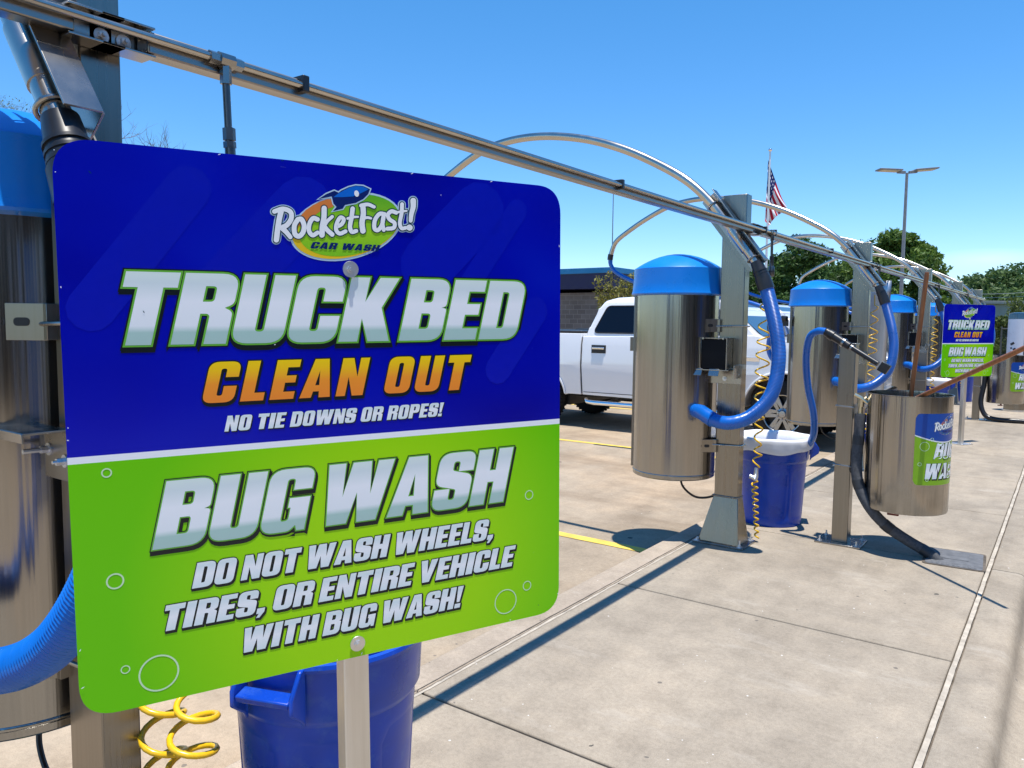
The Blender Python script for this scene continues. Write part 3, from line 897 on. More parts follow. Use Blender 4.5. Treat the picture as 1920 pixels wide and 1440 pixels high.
def make_hose(root, hp):
    # ribbed vacuum hose from the boom down to the canister port
    hpth = smooth_path(hp, 14)
    mb = MB(); ribbed(mb, hpth[15:], .046)
    hz = mb.build('hose', M['hose'], root)
    a, b, c = (Vector(p) for p in hp[:3])
    d0 = (b - a).normalized(); d1 = (c - b).normalized()
    mb = MB()
    mb.tube([a - d0 * .03, a, b], [.0365, .040, .0475], 20)
    mb.tube([b - d0 * .004, b + d1 * .075], [.0505, .0515], 20)
    for k in range(3): mb.tube([a + d0 * (.035 + .02 * k), a + d0 * (.042 + .02 * k)], .0475, 20)
    mb.build('hose_cuff', M['cuff'], hz)
    e = Vector(hp[-1]); f = Vector(hp[-2]); n = Vector((-.26, .17, 0)).normalized()
    mb = MB(); mb.tube([e + n * .09 + Vector((0, 0, .008)), e + Vector((0, 0, .004)), e.lerp(f, .5), f], [.048, .0505, .0505, .0515], 20)
    mb.build('port_elbow', M['hose'], hz)
    return hz

def make_station():
    root = empty('vacuum_station', (PX, UY[1], 0))
    hx, hy = .0825, .046
    # post with a flared foot
    mb = MB()
    mb.box((0, 0, (.33 + 2.385) / 2), (2 * hx, 2 * hy, 2.385 - .33))
    z0, z1 = .012, .33
    bx0, bx1, by0, by1 = -.17, .12, -.10, .10
    vs = [(bx0, by0, z0), (bx1, by0, z0), (bx1, by1, z0), (bx0, by1, z0), (-hx - .003, -hy - .003, z1), (hx + .003, -hy - .003, z1), (hx + .003, hy + .003, z1), (-hx - .003, hy + .003, z1)]
    mb.add(vs, [(0, 3, 2, 1), (4, 5, 6, 7), (0, 1, 5, 4), (1, 2, 6, 5), (2, 3, 7, 6), (3, 0, 4, 7)])
    mb.box((-.005, -.0, .333), (2 * hx + .02, 2 * hy + .02, .010))
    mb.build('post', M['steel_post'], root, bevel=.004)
    mb = MB(); mb.box((-.02, 0, .006), (.36, .27, .012))
    pl = mb.build('base_plate', M['steel_bright'], root, bevel=.002)
    for sx in (-.17, .13):
        for sy in (-.11, .11):
            mb = MB(); hexbolt(mb, (sx, sy, .012), (0, 0, 1), .012, .016); mb.lathe([(.007, .028), (.007, .06 if sx > 0 else .034)], 8, 0, Matrix.Translation((sx, sy, 0)))
            mb.build('bolt', M['zinc'], pl)
    # canister
    cx, cy, r = -.414, .0, .290
    TT = Matrix.Translation((cx, cy, 0))
    mb = MB()
    mb.lathe([(r - .02, .436), (r - .006, .438), (r, .444), (r, .9), (r, 1.35), (r, 1.80)], 72, 0, TT)
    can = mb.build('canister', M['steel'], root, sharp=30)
    mb = MB()
    aL = math.atan2(-.36, -.93)
    mb.box((cx + (r + .004) * math.cos(aL), cy + (r + .004) * math.sin(aL), 1.10), (.022, .035, 1.24), rot=Matrix.Rotation(aL, 3, 'Z'))
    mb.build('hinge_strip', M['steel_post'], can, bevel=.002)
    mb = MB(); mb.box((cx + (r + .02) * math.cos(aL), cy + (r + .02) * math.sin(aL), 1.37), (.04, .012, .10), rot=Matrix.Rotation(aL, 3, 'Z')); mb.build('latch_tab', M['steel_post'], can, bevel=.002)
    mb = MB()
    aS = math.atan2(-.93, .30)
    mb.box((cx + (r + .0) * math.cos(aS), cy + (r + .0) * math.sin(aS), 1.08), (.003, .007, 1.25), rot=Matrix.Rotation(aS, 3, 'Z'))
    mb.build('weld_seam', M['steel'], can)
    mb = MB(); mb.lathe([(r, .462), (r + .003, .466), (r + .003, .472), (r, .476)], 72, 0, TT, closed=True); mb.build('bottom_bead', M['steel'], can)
    mb = MB()
    R2 = r + .024
    mb.lathe([(r + .004, 1.715), (R2 + .008, 1.722), (R2 + .011, 1.730), (R2 + .005, 1.747), (R2, 1.80), (R2 - .004, 1.868), (R2 - .005, 1.902), (R2 - .008, 1.905)] + [((R2 - .008) * q_, 1.905 + .106 * (1 - q_ ** 2)) for q_ in (.95, .9, .82, .72, .6, .46, .3, .15)] + [(0, 2.011)], 64, 0, TT)
    mb.build('lid', M['lid'], can, sharp=26)
    mb = MB()
    for z in (1.51, .68):
        mb.box((-.142, -.112, z), (.155, .006, .088), rot=Matrix.Rotation(R(40.8), 3, 'Z')); mb.box((-.085, -.056, z), (.03, .026, .086)); mb.box((-.125, .05, z), (.085, .006, .085))
    mb.build('canister_bracket', M['steel_post'], root, bevel=.001)
    mb = MB()
    for z in (1.51, .68):
        Tb = Matrix.Translation((-.142, -.112, z)) @ Matrix.Rotation(R(40.8), 4, 'Z')
        for x in (-.035, .02):
            mb.prism(rounded([(x - .018, -.010, .010), (x + .018, -.010, .010), (x + .018, .010, .010), (x - .018, .010, .010)]), -.0048, -.0025, 0, Tb)
    mb.build('slot', M['black_trim'], root)
    mb = MB()
    for z in (1.505, .69):
        mb.tube([(-.13, -hy - .026, z), (-.09, -hy - .024, z), (hx - .01, -hy - .010, z + .004), (hx + .010, -hy, z + .004), (hx + .010, hy, z), (hx, hy + .01, z), (-.13, hy + .01, z)], .006, 8)
    mb.build('strap_bolt', M['steel_bright'], root)
    # boom bracket: diagonal plate with a flange
    a = Vector((.198, -.135, 1.90)); b = Vector((-.175, -.135, 2.385))
    d = (b - a).normalized(); nrm = Vector((d.z, 0, -d.x)); nrm = nrm if nrm.x > 0 else -nrm
    q = Matrix((d, Vector((0, 1, 0)), nrm)).transposed()
    mid = (a + b) / 2
    mb = MB()
    mb.box(mid + Vector((0, .060, 0)) + nrm * .0, (.60, .005, .12), rot=q)
    mb.box(mid + Vector((0, .020, 0)) + nrm * .062, (.60, .078, .005), rot=q)
    mb.build('boom_bracket', M['steel_bright'], root, bevel=.001)
    mb = MB()
    mb.prism([(-.182, 2.24), (-.14, 2.30), (.185, 1.885), (.11, 1.868)], -hy - .017, -hy - .011)
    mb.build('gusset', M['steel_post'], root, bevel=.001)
    mb = MB()
    for t in (.06, .52):
        c = a + d * t
        torus_half(mb, c, d, (0, -1, 0), .036, .0055, .055)
    mb.build('u_bolt', M['steel_bright'], root)
    boom = MB(); cuff = MB()
    pts = [(.195, -.135, 1.905), (-.018, -.135, 2.187), (-.142, -.134, 2.34), (-.32, -.128, 2.50), (-.58, -.09, 2.655), (-.86, -.08, 2.79), (-1.18, -.06, 2.90), (-1.55, -.04, 2.972), (-1.90, -.02, 2.985), (-2.22, 0, 2.935), (-2.55, .02, 2.80), (-2.83, .03, 2.645), (-2.95, .035, 2.56), (-3.0, .04, 2.48), (-3.035, .04, 2.38)]
    boom.tube(smooth_path(pts, 8), .030, 20)
    bo = boom.build('boom', M['tube'], root)
    # collar joint sleeve
    c0, c1 = a + d * .13, a + d * .30
    sl = MB(); sl.tube([c0, c1], .033, 20); sl.build('sleeve', M['tube'], bo)
    cuff.tube([(-3.03, .04, 2.40), (-3.038, .04, 2.36), (-3.04, .04, 2.33)], .036, 16)
    cuff.build('end_cuff', M['cuff'], bo)
    # vacuum hose from boom down to the canister
    make_hose(root, [(.197, -.135, 1.90), (.235, -.136, 1.815), (.27, -.138, 1.72), (.335, -.15, 1.49), (.362, -.16, 1.28), (.33, -.185, 1.07), (.22, -.215, .93), (.09, -.235, .872), (-.03, -.24, .882), (-.13, -.205, .92)])
    # nozzle holder on the face of the post
    mb = MB()
    x0, x1, y0, y1, zb, zt = -.165, .015, -.16, -.052, 1.215, 1.425
    for X in (x0, x1): mb.box((X, (y0 + y1) / 2, (zb + zt) / 2), (.006, y1 - y0, zt - zb))
    mb.box(((x0 + x1) / 2, (y0 + y1) / 2, zt), (x1 - x0 + .006, y1 - y0, .006))
    mb.box(((x0 + x1) / 2 - .02, (y0 + y1) / 2, zb - .004), (x1 - x0 + .09, y1 - y0 + .04, .006))
    mb.box((-.05, -.052, 1.17), (.27, .006, .11))
    mb.box((x1 + .05, -.10, 1.20), (.006, .09, .09)); mb.box((x1 + .065, -.055, 1.235), (.07, .006, .03))
    mb.box((x0 - .015, y0 - .022, zb - .02), (.07, .005, .05), rot=Matrix.Rotation(R(-25), 3, 'X'))
    mb.box((-.06, y0 - .022, zb - .02), (.07, .005, .05), rot=Matrix.Rotation(R(-25), 3, 'X'))
    ho = mb.build('nozzle_holder', M['steel_bright'], root, bevel=.001)
    mb = MB(); mb.box(((x0 + x1) / 2, -.105, (zb + zt) / 2 - .001), (x1 - x0 - .008, .098, zt - zb - .012))
    mb.build('holder_bore', M['screen'], ho)
    mb = MB()
    fr = .0045
    mb.tube([(x0 - .004, y0 - .006, zb), (x0 - .004, y0 - .006, zt + .003), (x1 + .004, y0 - .006, zt + .003), (x1 + .004, y0 - .006, zb)], fr, 8)
    for X in (x0 + .02, x1 - .02): mb.lathe([(.007, 0), (.007, .01)], 8, 0, Matrix.Translation((X, y0 - .004, zt - .002)) @ Matrix.Rotation(R(90), 4, 'X'))
    mb.build('wire_frame', M['steel_bright'], ho)
    mb = MB()
    for z in (1.235, 1.18): hexbolt(mb, (hx - .02, -hy, z), (0, -1, 0), .009, .012)
    hexbolt(mb, (-.03, -.056, 1.15), (0, -1, 0), .009, .012)
    mb.build('bolt', M['zinc'], ho)
    mb = MB(); mb.tube(smooth_path([(-.36, .0, .45), (-.33, -.02, .36), (-.24, -.03, .30), (-.15, -.02, .30), (-.05, 0, .34)], 8), .008, 8)
    mb.build('power_cable', M['cuff'], root)
    return root
st0 = make_station()
def make_suction(root, pts, nozzle=True):
    mb = MB(); mb.tube(resample(smooth_path(pts, 10), .03), .026, 14)
    sh = mb.build('suction_hose', M['hose'], root)
    if nozzle:
        mb = MB(); mb.tube([(-.81, -.128, 1.555), (-.765, -.14, 1.59), (-.72, -.15, 1.585)], [.03, .032, .03], 14); mb.box((-.745, -.11, 1.54), (.05, .06, .07))
        mb.build('nozzle', M['cuff'], sh)
LOOP = [(-3.04, .04, 2.36), (-3.03, .05, 2.26), (-2.93, .06, 2.15), (-2.60, .07, 2.01), (-2.1, .05, 1.90), (-1.6, .02, 1.84), (-1.24, 0, 1.785), (-.93, -.03, 1.66), (-.84, -.05, 1.46), (-.80, -.06, 1.25), (-.86, -.08, 1.12), (-.93, -.08, 1.24), (-.90, -.10, 1.44), (-.80, -.13, 1.565)]
HANG = [(-3.04, .04, 2.36), (-3.05, .04, 2.1), (-3.06, .03, 1.5), (-3.05, .0, .9), (-3.07, -.05, .3), (-3.12, -.1, -.02), (-3.3, -.15, -.09), (-3.6, -.1, -.09), (-3.75, .15, -.09), (-3.6, .35, -.09)]
SLAB = ['steel vacuum station with blue lid nearest the camera, half hidden by the big sign',
        'brushed steel vacuum station with flared post base in front of the white truck',
        'vacuum station with blue lid standing just behind the short post with the steel bucket',
        'vacuum station with blue lid behind the upright brown broom handle',
        'vacuum station with pale blue lid peeping out left of the smaller sign',
        'farthest vacuum station at the end of the row above the smaller sign']
stations = []
for i, y in enumerate(UY):
    s = st0 if i == 1 else dup(st0, None, ('hose', 'nozzle_holder') if i == 0 else ())
    s.location = (PX + (.045 if i == 2 else 0), y, 0)
    stations.append(s)
for i, s in enumerate(stations):
    make_suction(s, LOOP if i > 1 else HANG, i > 1)
    tag(s, SLAB[i], 'vacuum station', 'vacuum stations along the island')
for ch in stations[0].children:
    if ch.name.startswith('canister') and 'bracket' not in ch.name: ch.location.z += .045
mb = MB()
mb.box((-.16, -.12, 1.262), (.38, .10, .006)); mb.box((-.16, -.17, 1.253), (.38, .005, .022))
mb.box((-.02, -.075, 1.20), (.13, .006, .115))
o = mb.build('hose_shelf', M['steel_bright'], stations[0], bevel=.001)
mb = MB()
for x, z in ((-.062, 1.21), (.018, 1.19)): hexbolt(mb, (x, -.078, z), (0, -1, 0), .009, .02)
mb.tube([(-.062, -.09, 1.21), (-.062, -.135, 1.21)], .006, 8)
mb.build('bolt', M['zinc'], o)
make_hose(stations[0], [(.197, -.135, 1.90), (.24, -.137, 1.815), (.29, -.14, 1.72), (.40, -.145, 1.45), (.45, -.17, 1.2), (.42, -.21, 1.02), (.30, -.25, .87), (.12, -.30, .80), (-.08, -.34, .83), (-.23, -.30, .93)])

# ------------------------------------------------------------------ air line rail, one length between each pair of posts
RX, RZ = PX + .0825 + .034, 2.15
def make_rail(L, drops, idx=1):
    root = empty('air_rail', (RX, 0, RZ))
    mb = MB(); mb.box((0, L / 2, 0), (.05, L - .16, .05))
    be = mb.build('rail_tube', M['rail'], root, bevel=.004)
    mb = MB()
    for y in (.0, L): pass
    for y, sg in ((.035, 1), (L - .035, -1)):
        mb.box((0, y, .031), (.062, .12, .005)); mb.box((0, y, -.031), (.062, .12, .005)); mb.box((-.0315, y, 0), (.005, .12, .062))
    mb.build('rail_clamp', M['steel_bright'], root, bevel=.001)
    mb = MB()
    for y in (.0, .05): hexbolt(mb, (-.028, y, 0), (1, 0, 0), .010, .012)
    mb.build('bolt', M['zinc'], root)
    mb = MB(); mb.tube([(.038, -.05, .006), (.038, L * .5, .006), (.038, L - .05, .006)], .0095, 12)
    pi = mb.build('air_pipe', M['tube'], root)
    mb = MB()
    for y in ((.51, 2.33) if idx == 0 else (.12, .33, 1.9)):
        if y < L - .3: mb.box((.022, y, .010), (.055, .022, .044))
    mb.build('pipe_clip', M['cuff'], pi, bevel=.003)
    for y in drops:
        mb = MB()
        mb.tube([(.038, y - .045, .006), (.038, y + .045, .006)], .0155, 6); mb.tube([(.038, y - .02, .006), (.038, y + .02, .006)], .019, 8)
        mb.tube([(.038, y, .0), (.038, y, -.05)], .014, 6)
        tee = mb.build('tee_fitting', M['steel_bright'], pi)
        mb = MB()
        mb.tube([(.038, y, -.04), (.038, y + .006, -.20)], .0095, 10)
        mb.tube([(.038, y + .006, -.155), (.038, y + .007, -.185)], .0155, 6); mb.tube([(.038, y + .007, -.188), (.038, y + .008, -.203)], .0155, 6)
        mb.tube([(.038, y + .008, -.20), (.038, y + .009, -.225)], .013, 12)
        mb.tube([(.038, y + .009, -.222), (.038, y + .0095, -.232), (.038, y + .011, -.285), (.038, y + .011, -.296)], [.016, .0205, .0205, .017], 16)
        dr = mb.build('drop_coupling', M['dark_fitting'], tee)
        mb = MB(); mb.tube([(.038, y + .010, -.255), (.038, y + .0105, -.266)], .0212, 16); mb.build('band', M['tape'], dr)
    return root
RLAB = ['square steel air rail crossing above the big sign', 'steel air rail from the second post toward the short post',
        'steel air rail span left of the upright broom handle top', 'steel air rail span crossing behind the upright broom handle',
        'farthest steel air rail span above the smaller sign']
for i in range(5):
    L = UY[i + 1] - UY[i]
    r_o = make_rail(L, [.27], i)
    r_o.location = (RX, UY[i], RZ)
    tag(r_o, RLAB[i], 'air rail', 'air rail spans along the stations')
r_o = make_rail(2.2, []); r_o.location = (RX, UY[0] - 2.2, RZ)
tag(r_o, 'nearest steel air rail span entering at the top left corner', 'air rail', 'air rail spans along the stations')

# coiled yellow air hoses
def make_coil(near=False):
    root = empty('coiled_air_hose', (0, 0, 0))
    top = Vector((.117, .30, 1.85)); bot = Vector((.135, .20, .60))
    pts = [tuple(top), (.118, .30, 1.80), (.12, .30, 1.74)]
    N = 12
    c0 = Vector((.125, .28, 1.72)); c1 = Vector((.135, .17, .52))
    n = N * 14
    for k in range(n + 1):
        t = k / n
        tt = t ** .86
        c = c0.lerp(c1, tt)
        rad = .034 + .012 * math.sin(t * 5) if t < .9 else .034 * (1 - (t - .9) * 4)
        ph = 2 * PI * N * t
        pts.append((c.x + rad * math.cos(ph), c.y + rad * math.sin(ph), c.z + .01 * math.sin(ph * .37)))
    mb = MB(); mb.tube(pts, .0060, 8)
    mb.build('coil', M['yellow'], root)
    mb = MB(); mb.tube([(.138, .16, .52), (.138, .155, .46), (.136, .15, .43)], [.012, .017, .014], 12)
    mb.tube([(.138, .155, .46), (.15, .10, .47), (.15, .085, .45)], .011, 10)
    mb.tube([(.15, .09, .46), (.118, .085, .47)], .016, 12)
    mb.build('air_chuck', M['zinc'], root)
    # the lower tail of the hose, hanging as a second small coil down beside the foot
    pts = []
    for k in range(9 * 12 + 1):
        t = k / 108
        ph = 2 * PI * 9 * t
        rr = .020 * (1 - .35 * t)
        pts.append((.135 + .03 * t + rr * math.cos(ph), .14 + rr * math.sin(ph), .43 - .40 * t))
    mb = MB(); mb.tube(pts, .006, 8); mb.build('coil', M['yellow'], root)
    return root
def near_coil():
    # hangs lower and looser: two strands side by side
    root = empty('coiled_air_hose', (0, 0, 0))
    for (x, y, z0, z1, N, r, ph0) in ((.105, .085, 1.85, .16, 17, .050, 0), (.19, .115, .62, .10, 6, .055, 2.0)):
        pts = []; n = N * 18
        for k in range(n + 1):
            t = k / n; ph = 2 * PI * N * t + ph0
            rr = r * min(1, .15 + t * 8)
            pts.append((x + rr * math.cos(ph) + .012 * math.sin(t * 9), y + rr * math.sin(ph) + (.29 - y) * (1 - min(1, t * 4)) * (z0 > 1), z0 + (z1 - z0) * t))
        mb = MB(); mb.tube(pts, .0078, 10); mb.build('coil', M['yellow'], root)
    return root
coil0 = make_coil()
CLAB = ['thick loops of yellow coiled hose hanging below the big sign', 'yellow coiled air hose hanging beside the second post and the blue bin',
        'yellow coiled air hose hidden behind the short bucket post', 'pale yellow coiled air hose right of the upright broom handle',
        'yellow coiled air hose behind the smaller sign']
for i in range(5):
    c = coil0 if i == 1 else (near_coil() if i == 0 else dup(coil0))
    c.location = (PX, UY[i], 0)
    tag(c, CLAB[i], 'air hose', 'yellow coiled air hoses')

# ------------------------------------------------------------------ trash cans
def make_can():
    root = empty('trash_can')
    mb = MB()
    prof = [(.0, .012), (.205, .010), (.218, .0), (.224, .02), (.226, .06)] + [(.226 + .0192 * k / 16, .06 + .38 * k / 16) for k in range(1, 17)] + [(.2465, .455), (.2475, .485), (.254, .495), (.262, .508), (.267, .60), (.271, .638), (.281, .642), (.284, .652), (.281, .662), (.262, .66), (.258, .62), (.24, .40), (.22, .06), (0, .05)]
    seg = 96
    vs = []
    sst = lambda x: max(0, min(1, x)) ** 2 * (3 - 2 * max(0, min(1, x)))
    for q, (r, z) in enumerate(prof):
        for k in range(seg):
            a = 2 * PI * k / seg
            m_ = abs(((k / seg * 6) % 1) - .5) * 2
            ins = sst((.86 - m_) / .08) * sst((z - .05) / .03) * sst((.445 - .10 * max(0, m_ - .5) - z) / .02) if 3 < q < 24 else 0
            rr2 = r - .007 * ins
            vs.append((rr2 * math.cos(a), rr2 * math.sin(a), z))
    n = len(prof)
    mb.add(vs, [(i * seg + k, i * seg + (k + 1) % seg, (i + 1) * seg + (k + 1) % seg, (i + 1) * seg + k) for i in range(n - 1) for k in range(seg)])
    mb.build('body', M['can'], root, sharp=30)
    for sg in (1, -1):
        mb = MB()
        mb.box((sg * .30, 0, .585), (.045, .15, .018), rot=Matrix.Rotation(sg * R(10), 3, 'Y'))
        for yy in (-.083, .083):
            mb.prism([(sg * .262, .50), (sg * .262, .66), (sg * .285, .655), (sg * .325, .60), (sg * .325, .56), (sg * .275, .52)], yy - .006, yy + .006)
        mb.build('handle', M['can'], root, bevel=.004)
    # liner folded over the rim
    mb = MB(); seg = 72
    rings = []
    rr_ = random.Random(3)
    for (r, z, am) in ((.284, .575, .003), (.291, .59, .004), (.294, .61, .005), (.296, .635, .004), (.297, .655, .003), (.293, .671, .003), (.278, .674, .003), (.256, .660, .004), (.243, .60, .008), (.222, .50, .01)):
        row = []
        for k in range(seg):
            a = 2 * PI * k / seg
            wv = noise.noise((math.cos(a) * 5, math.sin(a) * 5, z * 7)) * am * 2 + am * .5 * math.sin(a * 19 + z * 20)
            zz = z + (noise.noise((math.cos(a) * 1.6, math.sin(a) * 1.6, 4)) * .035 * max(0, (.64 - z) / .065) if z < .64 and r > .28 else .002 * math.sin(a * 7))
            row.append(((r + wv) * math.cos(a), (r + wv) * math.sin(a), zz))
        rings.append(row)
    vs = [p for row in rings for p in row]
    mb.add(vs, [(i * seg + k, i * seg + (k + 1) % seg, (i + 1) * seg + (k + 1) % seg, (i + 1) * seg + k) for i in range(len(rings) - 1) for k in range(seg)])
    mb.build('liner', M['bag'], root, sharp=70, norm=False)
    return root
can0 = make_can()
CANL = ['scratched dark blue trash can right behind the big sign', 'blue trash can with white liner beside the flared post foot',
        'blue trash can hidden behind the steel bucket and its post', 'blue trash can with white liner left of the smaller sign', 'blue trash can behind the smaller sign post']
for i in range(5):
    c = can0 if i == 1 else dup(can0, None, ('liner',) if i == 0 else ())
    c.location = (PX + .05, UY[i] + .80, 0) if i else (-1.672, 1.412, 0)
    c.rotation_euler = (0, 0, R(20) if i != 0 else R(-70))
    tag(c, CANL[i], 'trash can', 'blue trash cans beside the stations')

# ------------------------------------------------------------------ signs
def make_sign():
    U = Vector((math.cos(R(66.4)), math.sin(R(66.4)), 0))
    root = empty('instruction_sign', (-1.077 + U.x * .0162, .975 + U.y * .0162, 0), (0, -.0121, R(66.4)))
    Zc = 1.339
    hw, hh = .4625, .46
    rr2 = .052
    poly = rounded([(-hw, Zc - hh, rr2 * 1.1), (hw, Zc - hh, rr2 * 1.1), (hw, Zc + hh, rr2 * 1.1), (-hw, Zc + hh, rr2 * 1.1)], 10)
    mb = MB()
    n = len(poly)
    vs = [(x, 0, z) for x, z in poly] + [(x, .004, z) for x, z in poly]
    mb.add(vs[:n], [tuple(range(n))], 0)
    o = len(mb.v); mb.v += vs
    for f in [tuple(range(2 * n - 1, n - 1, -1))] + [(i, n + i, n + (i + 1) % n, (i + 1) % n) for i in range(n)]:
        mb.f.append(tuple(i + o for i in f)); mb.m.append(1)
    pan = mb.build('panel', [M['print'], M['alu']], root, smooth=False, norm=False)
    TZ = Matrix.Translation((0, 0, Zc))
    # faint diagonal streaks and bubbles
    mb = MB()
    for (a, b, r) in (((.356, .405), (.233, .235), .023), ((.02, .235), (-.118, .06), .0), ((-.08, .385), (-.25, .20), .05), ((.27, .40), (.153, .285), .055), ((-.27, .40), (-.42, .20), .035), ((.40, .20), (.31, .08), .03)):
        if r: capsule(mb, (a[0], a[1] + Zc), (b[0], b[1] + Zc), r, .00025, 0)
    mb.build('streak', [INK['streak']], pan, smooth=False, norm=False)
    mb = MB(); rn = random.Random(8)
    for q in range(26):
        x, z = rn.uniform(-.44, .44), rn.uniform(-.44, .44)
        if q < 10: x = rn.choice((-.459, .459))
        elif q < 18: z = rn.choice((-.457, .457)); x *= .85
        a_ = rn.uniform(0, PI); l_ = rn.uniform(.001, .005)
        c_ = stroke_poly([(x, z + Zc), (x + l_ * math.cos(a_) * .5, z + Zc + l_ * math.sin(a_) * .5), (x + l_ * math.cos(a_), z + Zc + l_ * math.sin(a_))], [.0004, .0008, .0003])
        mb.flat([c_], .00155, rn.choice((0, 0, 1)))
    tag(mb.build('scuffs', [INK['white'], INK['teal']], pan, smooth=False, norm=False), kind='stuff')
    mb = MB()
    for (cx_, cz, r, t) in ((-.409, -.061, .0078, .0022), (-.404, -.240, .0133, .0026), (-.395, -.391, .0072, .0018), (-.345, -.409, .0314, .0028), (.385, -.191, .0104, .002), (.380, -.389, .0106, .002), (.327, -.414, .0268, .0022)):
        ring(mb, cx_, cz + Zc, r, r - t, .0003, 0)
    mb.build('bubble', [INK['ring']], pan, smooth=False, norm=False)
    mats = [INK['black'], INK['green'], INK['silver'], INK['fire'], INK['soft']]
    def line(nm, text, b, layers, fill, **kw):
        mb = MB(); letter_line(mb, text, (b[0], b[1], b[2] + Zc, b[3] + Zc), layers, fill, base=.0005, **kw)
        ob = mb.build('lettering', mats, pan, smooth=False, norm=False)
        return ob
    g = .0031
    line('a', 'TRUCK BED', (-.3745, .3735, .1425, .2605), [(g + .0030, .0008, -.0062, 0), (g + .0026, -.0006, -.0030, 0), (g + .0022, -.0003, 0, 0), (g, 0, 0, 1)], 2, space=.10, gap=.055)
    line('b', 'CLEAN OUT', (-.2605, .2490, .0425, .1120), [(.0026, .0012, -.0042, 0), (.0026, 0, -.0016, 0), (.0022, 0, 0, 0)], 3, gap=.13, space=.36)
    line('c', 'NO TIE DOWNS OR ROPES!', (-.2280, .1870, -.0080, .0190), [(.0008, .0012, -.0012, 0)], 4, gap=.075, space=.26)
    line('d', 'BUG WASH', (-.3475, .3460, -.1970, -.0840), [(g * .7 + .0026, .0018, -.0055, 0), (g * .7 + .0018, .0008, -.0025, 0), (g * .7 + .0016, 0, 0, 0), (g * .7, 0, 0, 1)], 2, gap=.05, space=.14)
    for t, b in (('DO NOT WASH WHEELS,', (-.2890, .2970, -.2735, -.2300)), ('TIRES, OR ENTIRE VEHICLE', (-.3325, .3520, -.3390, -.2950)), ('WITH BUG WASH!', (-.2080, .2280, -.4050, -.3610))):
        line('e', t, b, [(.0018, .0016, -.0034, 0), (.0018, .0008, -.0018, 0), (.0015, 0, 0, 0)], 4, gap=.06, space=.2)
    mb = MB(); emblem(mb, Matrix.Translation((0, 0, Zc)), 1.0, (-.003, .352), None, EMB)
    mb.build('emblem', [INK[k] for k in EMB], pan, smooth=False, norm=False)
    for v in (.2745, -.433):
        mb = MB()
        Tm = Matrix.Translation((0, -.002, Zc + v)) @ Matrix.Rotation(R(90), 4, 'X')
        mb.lathe([(.0145, 0), (.0150, .0012), (.0145, .0024)], 24, 0, Tm)
        mb.lathe([(.0070, .0024), (.0070, .0050)], 6, 0, Tm); mb.lathe([(.0036, .0050), (.0034, .0072)], 10, 0, Tm)
        mb.build('bolt', M['zinc'], root)
    mb = MB(); mb.box((0, .030, (Zc + .30) / 2 + .004), (.05, .05, Zc + .30 - .008))
    mb.build('post', M['alu'], root, bevel=.003)
    mb = MB(); mb.box((0, .03, .005), (.20, .20, .010))
    for a in (-.075, .075):
        for b in (-.075, .075): hexbolt(mb, (a, .03 + b, .010), (0, 0, 1), .008, .012)
    mb.build('base_plate', M['alu'], root, bevel=.001)
    return root
sg0 = make_sign()
tag(sg0, 'big blue and green instruction sign filling the left foreground', 'sign', 'truck bed and bug wash instruction signs')
sg1 = dup(sg0)
sg1.location = (-1.093, 11.40, 0); sg1.rotation_euler = (0, 0, R(58))
tag(sg1, 'smaller distant blue and green instruction sign crossed by a slanted broom handle', 'sign', 'truck bed and bug wash instruction signs')

